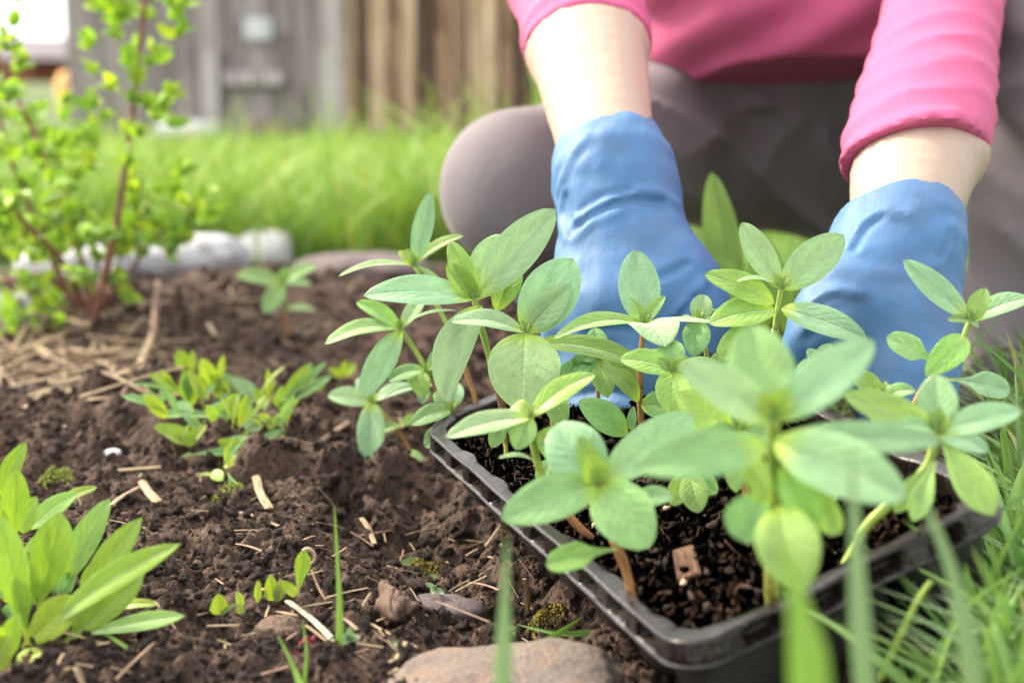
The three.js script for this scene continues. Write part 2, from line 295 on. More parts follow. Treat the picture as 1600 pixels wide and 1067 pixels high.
{ // a house far off, seen past the gate
  const D = 22, p = (x, y) => onZ(x, y, -D), roofM = new THREE.MeshStandardMaterial({ color: lin(0.13, 0.115, 0.13), roughness: 0.9 });
  const wallM = new THREE.MeshStandardMaterial({ color: lin(0.4, 0.16, 0.09), roughness: 0.9 }), brownM = new THREE.MeshStandardMaterial({ color: lin(0.16, 0.05, 0.02), roughness: 0.9 });
  const h = thing('house', 'blurred far house with grey roof and brick red wall beyond the gate', 'house', V(-7, 0, -D));
  const a = p(-60, 180), b = p(118, 92);
  const w = new THREE.BoxGeometry(b.x - a.x, b.y + 0.3, 3); w.translate((a.x + b.x) / 2, (b.y - 0.3) / 2, -D - 1.5); part('wall', w, wallM, h);
  const e0 = b.y, e1 = p(60, 62).y, s = new THREE.Shape(); s.moveTo(-1.9, e0); s.lineTo(1.9, e0); s.lineTo(0, e1 + 0.05);
  const r = new THREE.ExtrudeGeometry(s, { depth: b.x - a.x + 0.2, bevelEnabled: false }); r.rotateY(Math.PI / 2); r.translate(a.x - 0.1, 0, -D - 1.5); part('roof', r, roofM, h);
  const c = p(58, 140), d = p(92, 96), dr = new THREE.BoxGeometry(d.x - c.x, d.y - c.y + 0.2, 0.08); dr.translate((c.x + d.x) / 2, (c.y + d.y) / 2, -D + 0.05); part('door', dr, brownM, h);
  const o = onZ(108, 146, -9), cone = new THREE.LatheGeometry([[0, -0.2], [0.06, -0.2], [0.075, -0.02], [0.08, 0.05], [0.05, 0.12], [0, 0.13]].map(([x, y]) => new THREE.Vector2(x, y)), 24); cone.translate(o.x, o.y, o.z);
  tag(part('garden_pot', cone, new THREE.MeshStandardMaterial({ color: lin(0.75, 0.4, 0.13), roughness: 0.7 })), 'blurred orange yellow rounded thing left of the grey gate', 'pot');
}

// ------------------------------------------------------------------ grass
const bladeGeo = (bend, w = 0.03) => { const P = [], I = [], n = 5; for (let i = 0; i <= n; i++) { const t = i / n, x = w * Math.pow(1 - t, 0.7), y = t * (1 - 0.25 * bend * t), z = bend * t * t; P.push(-x, y, z, 0, y, z - w * 0.35 * (1 - t), x, y, z); if (i < n) { const a = i * 3; I.push(a, a + 1, a + 3, a + 1, a + 4, a + 3, a + 1, a + 2, a + 4, a + 2, a + 5, a + 4); } } return buf(P, I); };
const grassMat = (r, g, b) => new THREE.MeshPhysicalMaterial({ color: lin(r, g, b), roughness: 0.9, clearcoat: 0.15, clearcoatRoughness: 0.4, transmission: 0.4, thickness: 0, side: THREE.DoubleSide });
function grassField(N, pick, label, group, hue) {
  const mats = [0.25, 0.6, 0.95];
  mats.forEach((bend, n) => {
    const im = new THREE.InstancedMesh(bladeGeo(bend), grassMat(1, 1, 1), Math.round(N / 3)), M = new THREE.Matrix4(), q = new THREE.Quaternion(), c = new THREE.Color();
    for (let i = 0; i < im.count; i++) {
      const [x, y, z, h, w] = pick();
      q.setFromEuler(new THREE.Euler(rr(-0.25, 0.25), rr(0, 6.28), rr(-0.25, 0.25)));
      M.compose(V(x, y, z), q, V(w, h, h)); im.setMatrixAt(i, M);
      const t = rnd(), dry = rnd() < 0.05 ? 1 : 0; im.setColorAt(i, c.setRGB(mix(hue[0][0], hue[1][0], t) + dry * 0.2, mix(hue[0][1], hue[1][1], t) + dry * 0.06, mix(hue[0][2], hue[1][2], t) + dry * 0.05));
    }
    im.name = numbered('grass'); im.castShadow = im.receiveShadow = true; scene.add(im); tag(im, label, 'grass', group, 'stuff');
  });
}
grassField(34000, () => { const z = -2.66 - 4.4 * Math.pow(rnd(), 1.3), x = rr(-0.42, 0.42) * -z, h = (0.07 + 0.16 * rnd() * rnd()) * (1 + 0.6 * vn(x * 3, z * 3, 3)) * mix(1.3, 0.32, sstep(-2.8, -5, z)); return [x, -0.03, z, h + 0.02, rr(0.06, 0.16)]; }, 'bright green lawn grass between the bed and the fence', 'lawn grass behind', [[0.13, 0.27, 0.015], [0.34, 0.48, 0.05]]);
grassField(7000, () => { const z = rr(-1.25, -2.45), x = rr(0.16, 0.9); return [x, -0.03, z, rr(0.05, 0.12), rr(0.05, 0.1)]; }, 'green grass round the gardener', 'grass by the gardener', [[0.13, 0.28, 0.03], [0.24, 0.4, 0.06]]);
{ // sward right of the tray
  const F = V(0.0789, 0, -0.6706), R = V(0.2474, 0, -0.7324), B = V(0.1032, 0, -1.105), side = (p, a, b) => (b.x - a.x) * (p.z - a.z) - (b.z - a.z) * (p.x - a.x);
  grassField(8000, () => { let p, h; for (;;) { p = V(rr(0.1, 0.62), 0, rr(-1.35, -0.6)); const o = V(0, 0, 0); const inTray = side(p, F, R) < 0.012 * 0.18 && side(p, R, B.clone().add(R).sub(F).sub(B).add(B)) < 0; const s1 = side(p, F, R); const beyond = p.x > 0.235 + (p.z + 0.73) * -0.36; const front = s1 > 0.0035; if ((beyond || front) && p.x > 0.12) { h = front && !beyond ? rr(0.02, 0.05) : rr(0.05, 0.13); break; } } return [p.x, -0.01, p.z, h, rr(0.1, 0.27)]; }, 'long green grass standing right of the tray', 'grass beside the tray', [[0.07, 0.19, 0.02], [0.24, 0.4, 0.07]]);
}
// single blades one can tell apart: [points px,py,depth...], width px at the base
function blade(pts, w, label, mat, group, name = 'grass_blade') {
  const P3 = pts.map(([x, y, d]) => at(x, y, d)), c = P3.length === 2 ? new THREE.LineCurve3(...P3) : new THREE.CatmullRomCurve3(P3), n = 24, P = [], I = [], U = [];
  const hw = w * pts[0][2] / FPX / 2;
  for (let i = 0; i <= n; i++) {
    const t = i / n, p = c.getPointAt(t), tg = c.getTangentAt(t), toE = EYE.clone().sub(P3[0]).normalize(), s = tg.clone().cross(toE).normalize(), nn = s.clone().cross(tg).normalize();
    const k = hw * Math.pow(1 - t, 0.55) * (0.75 + 0.25 * Math.sin(Math.PI * Math.min(1, t * 1.6)));
    for (const [a, b] of [[-1, 0.25], [-0.5, 0.06], [0, -0.1], [0.5, 0.06], [1, 0.25]]) { const q = p.clone().addScaledVector(s, a * k).addScaledVector(nn, b * k); P.push(q.x, q.y, q.z); U.push(a / 2 + 0.5, t); }
    if (i < n) for (let k2 = 0; k2 < 4; k2++) { const b = i * 5 + k2; I.push(b, b + 1, b + 5, b + 1, b + 6, b + 5); }
  }
  return tag(part(name, buf(P, I, U), mat), label, 'grass blade', group);
}
const gFresh = grassMat(0.2, 0.36, 0.035), gPale = grassMat(0.2, 0.31, 0.12), gDeep = grassMat(0.11, 0.25, 0.04);
blade([[528, 1090, 0.8], [530, 950, 0.8], [522, 788, 0.81]], 15, 'sharp upright grass blade left of the tan stone', gFresh);
blade([[785, 1100, 0.56], [788, 980, 0.56], [792, 838, 0.555]], 32, 'blurred pale grass blade in front of the tan stone', gPale);
blade([[1268, 1110, 0.42], [1262, 1020, 0.42], [1226, 850, 0.425]], 74, 'broad blurred grass blade in front of the tray rim', gFresh);
blade([[1356, 1110, 0.5], [1342, 930, 0.5], [1330, 690, 0.51]], 40, 'pale blurred blade right of the broad blurred one', gPale);
blade([[1530, 1110, 0.52], [1490, 900, 0.52], [1425, 740, 0.53]], 36, 'pale blurred blade slanting past the tray right corner', gPale);
blade([[1370, 960, 0.75], [1440, 870, 0.78], [1580, 780, 0.8]].reverse().map(([x, y, d]) => [x + 30, y - 10, d]), 8, 'thin blade crossing the tray rim near its right corner', gDeep);
blade([[475, 1090, 0.76], [455, 1035, 0.77], [432, 990, 0.77]], 12, 'short grass blade leaning left in the bottom soil', gFresh);
blade([[474, 1080, 0.77], [478, 1020, 0.77], [472, 966, 0.78]], 7, 'thin short blade beside the leaning grass blade', gFresh);
blade([[370, 1090, 0.76], [374, 1050, 0.77]], 9, 'tip of a grass blade at the bottom edge', gFresh);
blade([[270, 1070, 0.78], [210, 1020, 0.8], [120, 967, 0.83], [42, 938, 0.85]], 9, 'long thin grass blade arching over the bottom left leaves', gFresh);
blade([[1700, 660, 0.9], [1600, 590, 0.9], [1545, 545, 0.9], [1515, 535, 0.9]], 12, 'long grass blade bending in behind the rightmost seedling', gDeep);
blade([[1520, 720, 1.0], [1490, 590, 1.0], [1570, 490, 1.02]], 10, 'tall thin grass blade against the gardener right leg', gDeep);
blade([[1600, 800, 0.95], [1590, 640, 0.95], [1586, 555, 0.96]], 10, 'upright grass blade at the right edge above the tray', gPale);
for (const [pts, w, l] of [[[[1510, 1090, 0.74], [1540, 930, 0.75], [1600, 800, 0.76]], 22, 'wide grass blade rising to the right edge beside the tray'], [[[1240 + 180, 1080, 0.72], [1470, 1010, 0.73], [1520, 930, 0.74]], 18, 'grass blade right of the green seed stalk'], [[[1560, 1090, 0.78], [1530, 960, 0.79], [1500, 850, 0.8]], 15, 'grass blade leaning left below the tray right corner'], [[[1450, 1090, 0.7], [1500, 960, 0.72], [1610, 880, 0.74]], 16, 'long blade slanting right across the lower right grass'], [[[830, 1020, 0.86], [880, 985, 0.88], [910, 965, 0.9]], 16, 'short green blade under the tray front edge'], [[[965, 985, 0.88], [880, 990, 0.88], [805, 975, 0.9]], 12, 'flat green blade lying behind the tan stone']]) blade(pts, w, l, w > 15 ? gFresh : gDeep);
for (const [x, y, w, d] of [[512, 190, 16, 2.7], [400, 330, 14, 2.6], [560, 280, 12, 2.6]]) blade([[x + 4, y + 190, d], [x + 2, y + 90, d], [x, y, d]], w, `tall blurred grass blade ${x > 540 ? 'nearest the grey knee' : x > 500 ? 'in front of the pale post' : 'behind the round white stone'}`, gFresh);

// ------------------------------------------------------------------ leaves
const leafTex = (k) => tex(256, 512, (u, v) => { // u across, v along: midrib, arching side veins, mottling
  const x = Math.abs(u - 0.5) * 2, mid = Math.exp(-((x / 0.035) ** 2));
  const arc = Math.abs(((v * 7 - x * 2.2 + 10) % 1) - 0.5), side = Math.exp(-((arc / 0.06) ** 2)) * sstep(0.98, 0.5, x) * sstep(0.02, 0.1, x);
  const lon = Math.exp(-(((x - 0.42 * Math.sin(Math.PI * Math.min(1, v * 1.05))) / 0.03) ** 2)) * sstep(0.9, 0.3, v);
  const n = tfbm(u, v, 6, 4, k), s = tfbm(u, v, 50, 3, k + 9), edge = sstep(0.93, 1, x);
  const vein = clamp(mid * 0.6 + side * 0.14 + lon * 0.24), b = 0.78 + 0.2 * n + 0.1 * s;
  const spot = sstep(0.58, 0.62, tfbm(u, v, 11, 3, k + 17)) * 0.45;
  if (spot > 0.01) return [mix(b, 0.5, spot), mix(b, 0.34, spot), mix(b, 0.25, spot)];
  return [b * mix(1, 1.5, vein) + edge * 0.1, b * mix(1, 1.3, vein) + edge * 0.1, b * mix(1, 1.4, vein) + edge * 0.08];
});
const leafBump = tex(256, 512, (u, v) => { const x = Math.abs(u - 0.5) * 2, arc = Math.abs(((v * 7 - x * 2.2 + 10) % 1) - 0.5); return 0.62 - 0.5 * Math.exp(-((x / 0.06) ** 2)) - 0.15 * Math.exp(-((arc / 0.14) ** 2)) * sstep(1, 0.5, x) + 0.16 * tfbm(u, v, 20, 3, 2); }, { srgb: false });
const LT = [leafTex(1), leafTex(30), leafTex(60)];
let lt = 0;
const leafMat = (r, g, b, tr = 0.36, cc = 0.35, o = {}) => new THREE.MeshPhysicalMaterial({ color: lin(r, g, b), map: LT[lt++ % 3], bumpMap: leafBump, bumpScale: 0.0016, roughness: 0.95, clearcoat: cc, clearcoatRoughness: 0.32, transmission: tr, thickness: 0, side: THREE.DoubleSide, vertexColors: true, ...o });
const LM = { // zinnia greens
  g: [leafMat(0.38, 0.63, 0.28, 0.32), leafMat(0.41, 0.66, 0.32, 0.32), leafMat(0.34, 0.6, 0.21, 0.32)],
  d: [leafMat(0.28, 0.55, 0.14), leafMat(0.31, 0.58, 0.17)],
  y: [leafMat(0.42, 0.62, 0.06, 0.45), leafMat(0.36, 0.58, 0.08, 0.4)],
  m: [leafMat(0.33, 0.58, 0.1, 0.42), leafMat(0.37, 0.62, 0.15, 0.4)],
  w: [leafMat(0.44, 0.62, 0.025, 0.4), leafMat(0.34, 0.55, 0.03, 0.38)], // bed plants
  s: [leafMat(0.6, 0.88, 0.03, 0.5, 0.1), leafMat(0.4, 0.7, 0.03, 0.5, 0.1)],
};
const SH = {
  o: (t) => Math.max(0.08 * (1 - t), Math.pow(Math.sin(Math.PI * Math.pow(t, 0.97)), 0.58)),
  r: (t) => Math.max(0.07 * (1 - t), Math.pow(Math.sin(Math.PI * Math.pow(t, 0.95)), 0.56)),
  l: (t) => Math.max(0.16 * (1 - t), Math.pow(Math.sin(Math.PI * Math.pow(t, 1.06)), 0.6)),
  p: (t) => Math.max(0.16 * (1 - t), Math.pow(Math.max(0, Math.sin(Math.PI * Math.pow(t, 1.7))), 0.75)),
  c: (t) => t < 0.3 ? 0.12 + 0.2 * (t / 0.3) ** 3 : mix(0.32, 1, sstep(0.3, 0.55, t)) * Math.pow(Math.max(0, 1 - Math.max(0, (t - 0.62) / 0.38) ** 2.4), 0.5),
};
function leafGeo(base, tip, W, { f = 0.7, roll = 0, bend = 0.12, fold = 0.26, sh = 'o', nu = 12, nv = 18, side = 0, twist = 0, tint = [1, 1, 1], tintB = [1.45, 1.25, 0.3], droop = 0 } = {}) {
  const ax = tip.clone().sub(base), L = ax.length(); ax.normalize();
  const cam = EYE.clone().sub(base).normalize(), up = V(0, 1, 0).multiplyScalar(1 - f).addScaledVector(cam, f);
  let s = ax.clone().cross(up).normalize(), n = s.clone().cross(ax).normalize();
  s.applyAxisAngle(ax, roll); n.applyAxisAngle(ax, roll);
  const P = [], I = [], U = [], C = [], ph = rnd() * 9, hw0 = W / 2;
  for (let j = 0; j <= nv; j++) {
    const t = j / nv, hw = hw0 * SH[sh](t), b = 4 * t * (1 - t), c = base.clone().addScaledVector(ax, L * t).addScaledVector(n, bend * L * b).addScaledVector(s, side * L * b);
    c.y -= droop * L * Math.max(0, t - 0.55) ** 2 * 2;
    const tw = twist * (t - 0.3), s2 = s.clone().multiplyScalar(Math.cos(tw)).addScaledVector(n, Math.sin(tw)), n2 = n.clone().multiplyScalar(Math.cos(tw)).addScaledVector(s, -Math.sin(tw));
    for (let i = 0; i <= nu; i++) {
      const x = i / nu * 2 - 1, ax2 = Math.abs(x), q = c.clone().addScaledVector(s2, x * hw);
      const wave = 0.05 * hw0 * Math.sin(t * 9 + ph + (x > 0 ? 1.7 : 0)) * ax2 * ax2, quilt = 0.018 * hw0 * Math.sin((t * 7 - ax2 * 2.2) * 6.28) * Math.sin(Math.PI * ax2);
      q.addScaledVector(n2, hw * fold * (Math.pow(ax2, 1.4) - 0.5 * ax2 ** 4) * 1.6 + wave + quilt);
      P.push(q.x, q.y, q.z); U.push(i / nu, t);
      const k = sstep(0.3, 0, t) ** 1.3; C.push(mix(tint[0], tintB[0], k), mix(tint[1], tintB[1], k), mix(tint[2], tintB[2], k));
      if (i < nu && j < nv) { const a = j * (nu + 1) + i; I.push(a, a + 1, a + nu + 1, a + 1, a + nu + 2, a + nu + 1); }
    }
  }
  return buf(P, I, U, C);
}
const stemTex = tex(64, 256, (u, v) => { const n = 0.8 + 0.5 * tfbm(u, v, 8, 4, 5); return [n, n, n]; });
const stemMat = (r, g, b) => new THREE.MeshPhysicalMaterial({ color: lin(r, g, b), map: stemTex, roughness: 0.6, clearcoat: 0.2, clearcoatRoughness: 0.4 });
const ST = { g: stemMat(0.34, 0.46, 0.08), y: stemMat(0.5, 0.48, 0.1), o: stemMat(0.42, 0.2, 0.07), r: stemMat(0.22, 0.09, 0.05) };

// ------------------------------------------------------------------ the tray
const TL = V(-0.0653, 0.0659, -1.0431), TF = V(0.0789, 0.0459, -0.6706), TB = V(0.1032, 0.1283, -1.105);
const tu = TF.clone().sub(TL).normalize(), tv = TB.clone().sub(TL), LU = TF.distanceTo(TL), LV = 0.19; tv.addScaledVector(tu, -tv.dot(tu)).normalize();
const tn = tu.clone().cross(tv).normalize();
const trayMat4 = new THREE.Matrix4().makeBasis(tu, tn.clone().negate().negate(), tv).setPosition(TL); // local x along, y up, z across
const onTray = (x, y, h = -0.0115) => { const r = dirOf(x, y), o = TL.clone().addScaledVector(tn, h).sub(EYE), t = o.dot(tn) / r.dot(tn); return r.multiplyScalar(t).add(EYE); };
const trayUV = (u, v, h = 0) => V(u, h, v).applyMatrix4(trayMat4);
{
  const wear = tex(512, 512, (u, v) => { const n = tfbm(u, v, 7, 5, 3), g = tfbm(u, v, 90, 2, 8), sc = sstep(0.3, 0.42, tfbm(u, v * 0.2, 40, 2, 15)) * 0.6, k = clamp(sstep(0.14, 0.4, n + g * 0.5) * 0.35 + sc * 0.25); return [mix(0.012, 0.1, k), mix(0.0085, 0.088, k), mix(0.0075, 0.084, k)]; }, { rx: 8, ry: 8 });
  const rimM = new THREE.MeshPhysicalMaterial({ map: wear, roughness: 0.26, specularIntensity: 0.6, bumpMap: grit, bumpScale: 0.0003 });
  const cellM = new THREE.MeshPhysicalMaterial({ color: lin(0.022, 0.019, 0.018), roughness: 0.38, clearcoat: 0.2, clearcoatRoughness: 0.35, bumpMap: grit, bumpScale: 0.0004 });
  const tray = thing('seedling_tray', 'black plastic cell tray of soil full of green seedlings', 'seedling tray', TL.clone());
  // rounded rectangle path; s in metres along, returns local x, z and outward normal
  const R = 0.024, path = [];
  const corner = (cx, cz, a0) => { for (let i = 0; i <= 10; i++) { const a = a0 + i / 10 * Math.PI / 2; path.push([cx + R * Math.cos(a), cz + R * Math.sin(a), Math.cos(a), Math.sin(a)]); } };
  const line = (x0, z0, x1, z1, nx, nz) => { const L = Math.hypot(x1 - x0, z1 - z0), n = Math.round(L / 0.002); for (let i = 1; i < n; i++) path.push([mix(x0, x1, i / n), mix(z0, z1, i / n), nx, nz, i / n * L, L]); };
  corner(R, R, Math.PI); line(R, 0, LU - R, 0, 0, -1); corner(LU - R, R, -Math.PI / 2); line(LU, R, LU, LV - R, 1, 0); corner(LU - R, LV - R, 0); line(LU - R, LV, R, LV, 0, 1); corner(R, LV - R, Math.PI / 2); line(0, LV - R, 0, R, -1, 0);
  const notch = (p) => { if (p.length < 5 || p[4] < 0.008 || p[4] > p[5] - 0.008) return 0; const n = Math.round(p[5] / 0.036), q = (p[4] / p[5] * n) % 1; return sstep(0.22, 0.27, q) * sstep(0.78, 0.73, q); };
  const wavy = (x, z) => 0.0012 * vn(x * 28, z * 28, 3);
  // rim: inner lip, flat, raised bead, castellated skirt, lower flange -> [outward, height]
  const prof = (k, sc) => [[-0.0107 - sc, -0.018], [-0.0103 - sc, -0.005], [-0.0098 - sc, -0.001], [-0.0088 - sc, 0.0005], [-0.0045, 0.0006], [-0.0035, 0.0012], [-0.0022, 0.0012], [-0.0012, 0.0002], [-0.0008 + 0.0001 * k, -0.0012], [mix(0, -0.0075, k), mix(-0.0040, -0.0016, k)], [mix(0.001, -0.0078, k), -0.0082], [mix(0.0012, -0.007, k), -0.0094], [mix(0.0012, 0.0004, k), -0.0099], [0.0016, -0.0104], [0.0028, -0.011], [0.0029, -0.0119], [0.0016, -0.0122]];
  const P = [], I = [], U = [], np = prof(0, 0).length; let len = 0;
  path.forEach((p, i) => {
    const m = path[(i + 1) % path.length]; const sc = p.length > 4 ? 0.0028 * Math.max(0, Math.cos(p[4] / 0.057 * Math.PI * 2)) : 0.004; let a = 0;
    prof(notch(p), sc).forEach(([o, h], j, arr) => { if (j) a += Math.hypot(o - arr[j - 1][0], h - arr[j - 1][1]); const q = trayUV(p[0] + p[2] * o, p[1] + p[3] * o, h + wavy(p[0], p[1])); P.push(q.x, q.y, q.z); U.push(len, a); });
    len += Math.hypot(m[0] - p[0], m[1] - p[1]);
    const a0 = i * np, b0 = ((i + 1) % path.length) * np; for (let j = 0; j < np - 1; j++) I.push(a0 + j, a0 + j + 1, b0 + j, b0 + j, a0 + j + 1, b0 + j + 1);
  });
  part('rim', buf(P, I, U), rimM, tray);
  // cells: tapered rounded cups below the rim
  const nu = 7, nv = 3, cu = (LU - 0.014) / nu, cv = (LV - 0.014) / nv;
  for (let i = 0; i < nu; i++) for (let j = 0; j < nv; j++) {
    const cx = 0.007 + (i + 0.5) * cu, cz = 0.007 + (j + 0.5) * cv, rows = [[0.494, -0.0145], [0.484, -0.018], [0.462, -0.03], [0.435, -0.044], [0.405, -0.052], [0.35, -0.056], [0.25, -0.057], [0, -0.057]], n = 28, P = [], I = [], U = [];
    rows.forEach(([k, h], r) => { for (let m = 0; m <= n; m++) { const a = m / n * 2 * Math.PI, e = Math.pow(Math.abs(Math.cos(a)) ** 3.6 + Math.abs(Math.sin(a)) ** 3.6, -1 / 3.6); const q = trayUV(cx + Math.cos(a) * e * cu * k, cz + Math.sin(a) * e * cv * k, h); P.push(q.x, q.y, q.z); U.push(m / n, h * 10); if (r < rows.length - 1 && m < n) { const b = r * (n + 1) + m; I.push(b, b + n + 1, b + 1, b + 1, b + n + 1, b + n + 2); } } });
    part('cell', buf(P, I, U), cellM, tray);
  }
  // potting soil
  const pot = new THREE.MeshStandardMaterial({ map: tex(512, 512, (u, v) => { const a = tfbm(u, v, 20, 4, 2), c = tfbm(u, v, 100, 2, 7), k = 0.8 + 0.8 * a + 0.5 * c, o = sstep(0.25, 0.35, c) * 0.8; return [mix(0.05, 0.13, o) * k, mix(0.027, 0.066, o) * k, mix(0.017, 0.036, o) * k]; }, { rx: 12, ry: 12 }), bumpMap: soilBump, bumpScale: 0.0014, roughness: 0.95 });
  const potH = (x, z) => -0.011 + 0.003 * fbm(x * 40, z * 40, 2, 3) + 0.003 * vn(x * 200, z * 200, 6) + 0.0026 * Math.abs(vn(x * 380, z * 380, 1)) + 0.006 * sstep(0.03, 0.012, Math.min(x, z, LU - x, LV - z)) * vn(x * 25, z * 25, 8);
  const soilG = sheet(0.009, LU - 0.009, 0.009, LV - 0.009, 0.0017, potH).applyMatrix4(trayMat4);
  part('potting_soil', soilG, pot, tray);
  const cg = rockGeo(1, 0.7, 0.8, 55, 0.5, 6); 
  const im = new THREE.InstancedMesh(cg, new THREE.MeshStandardMaterial({ roughness: 0.95 }), 3400), M = new THREE.Matrix4(), q = new THREE.Quaternion(), c = new THREE.Color();
  for (let i = 0; i < im.count; i++) { const x = rr(0.012, LU - 0.012), z = rr(0.012, LV - 0.012), r = 0.0003 + 0.0021 * Math.pow(rnd(), 6), fi = rnd() < 0.62; q.setFromEuler(new THREE.Euler(rr(0, 6), rr(0, 6), rr(0, 6))); const p = trayUV(x, z, potH(x, z) + r * 0.3).sub(TL); M.compose(p, q, fi ? V(rr(0.001, 0.004), 0.00018, 0.0002) : V(r * rr(0.6, 2.2), r * rr(0.5, 1), r * rr(0.6, 1.4))); im.setMatrixAt(i, M); const t = rnd(); fi || t > 0.97 ? im.setColorAt(i, c.setRGB(0.06 + 0.14 * t * t, 0.03 + 0.065 * t * t, 0.017 + 0.03 * t * t)) : im.setColorAt(i, c.setRGB(mix(0.02, 0.06, t), mix(0.012, 0.032, t), mix(0.008, 0.019, t))); }
  im.name = 'soil_crumbs'; im.castShadow = im.receiveShadow = true; im.userData.kind = 'stuff'; tray.add(im);
  // chip of bark on the soil
  const a = onTray(1068, 858, -0.011), b = onTray(1078, 905, -0.011), bark = new RoundedBoxGeometry(0.0125, 0.004, a.distanceTo(b), 3, 0.0012, 6), bp = bark.attributes.position;
  for (let i = 0; i < bp.count; i++) { const k = 1 + 0.12 * vn(bp.getX(i) * 600, bp.getZ(i) * 300, 3); bp.setXYZ(i, bp.getX(i) * k, bp.getY(i) * (1 + 0.3 * vn(bp.getX(i) * 900, bp.getZ(i) * 200, 8)), bp.getZ(i) * k); }
  bark.computeVertexNormals(); bark.applyMatrix4(new THREE.Matrix4().lookAt(a, b, tn)); bark.translate((a.x + b.x) / 2, (a.y + b.y) / 2, (a.z + b.z) / 2);
  const barkM = new THREE.MeshStandardMaterial({ map: woodTex([0.16, 0.07, 0.035], [0.38, 0.2, 0.11], 9), roughness: 0.9, bumpMap: grit, bumpScale: 0.0012 });
  tag(part('bark_chip', bark, barkM), 'brown bark chip on the tray soil', 'bark chip');
  const c2 = onTray(1068, 911, -0.012), knob = rockGeo(0.0022, 0.002, 0.0025, 3, 0.3, 8); knob.translate(c2.x, c2.y, c2.z); tag(part('wood_crumb', knob, WM.tan), 'pale wood crumb below the bark chip', 'wood crumb');
  for (const [x, y, l] of [[1042, 795, 'tan grain on the soil behind the bark chip'], [930, 822, 'tan grain on soil beside the orange stem']]) { const p = onTray(x, y, -0.011), g = rockGeo(0.0017, 0.0015, 0.0016, x, 0.3, 8); g.translate(p.x, p.y, p.z); tag(part('wood_crumb', g, WM.tan), l, 'wood crumb'); }
  const rt = [[893, 802], [915, 790], [928, 783]].map(([x, y]) => onTray(x, y, -0.008)); tag(part('root_thread', tube(rt, 0.0003, { sides: 5 }), new THREE.MeshStandardMaterial({ color: lin(0.6, 0.55, 0.5), roughness: 0.8 })), 'thin white root thread on the tray soil', 'root');
}

// ------------------------------------------------------------------ seedlings
// S: node px, base px (where the stem meets the soil), lean (metres nearer to the camera at the node)
// leaf: [tip x, tip y, cm nearer than its foot, width px, options {b: foot px, db: foot cm nearer than the node, m: colour, ...leafGeo options}]
function seedling(label, { node, base, lean = 0, stem = [], col = ['g', 'g'], r = 0.0019, soil, m = 'g', leaves, group = 'zinnia seedlings growing in the tray', bud = 1, name = 'zinnia_seedling' }) {
  const foot = soil ? onSoil(...base) : onTray(...base), nz = foot.z + lean, top = onZ(node[0], node[1], nz), dn = depthOf(top), df = depthOf(foot);
  const t = thing(name, label, 'seedling', foot.clone(), group);
  const pts = [foot.clone().add(V(0, -0.004, 0)), ...stem.map(([x, y], i) => at(x, y, mix(df, dn, (i + 1) / (stem.length + 1)))), top];
  if (pts.length === 2) pts.splice(1, 0, pts[0].clone().lerp(pts[1], 0.5).add(V(rr(-0.002, 0.002), 0, 0)));
  const c = new THREE.CatmullRomCurve3(pts), cut = (a, b) => { const o = []; for (let i = 0; i <= 6; i++) o.push(c.getPoint(mix(a, b, i / 6))); return o; };
  part('stem', tube(cut(0, 0.52), (x) => r * mix(1.05, 1, x), { wob: 0.12 }), ST[col[0]], t);
  part('stem', tube(cut(0.515, 1), (x) => r * mix(0.99, 0.8, x), { wob: 0.12 }), ST[col[1]], t);
  leaves.forEach(([x, y, dz, w, o = {}]) => {
    const b = o.b ? at(o.b[0], o.b[1], dn - (o.db ?? 0) / 100) : top.clone(), db = depthOf(b), tp = at(x, y, db - dz / 100), set = LM[o.m ?? m], big = w > 90;
    const k = rr(0.78, 1.14), ky = rr(0.9, 1.1);
    part('leaf', leafGeo(b, tp, 0.96 * w * (db + depthOf(tp)) / 2 / FPX, { tint: [k * ky, k, k * (2 - ky) * 0.98], nu: big ? 16 : 10, nv: big ? 24 : 16, ...o }), set[Math.floor(rnd() * set.length)], t);
    if (o.b && o.pet) part('leaf_stalk', tube([at(o.pet[0], o.pet[1], dn - (o.dp ?? 0) / 100), b], 0.0012), ST[o.ps ?? 'g'], t);
  });
  if (bud) for (let i = 0; i < 4; i++) { const a = i * 1.57 + rr(0, 1), q = top.clone().add(V(Math.cos(a) * 0.004, rr(0.006, 0.009), Math.sin(a) * 0.004)); part('leaf', leafGeo(top.clone().add(V(0, -0.001, 0)), q, 0.0042, { f: 0.5, fold: 0.5, sh: 'l', nu: 4, nv: 6 }), LM.y[i % 2], t); }
  return t;
}
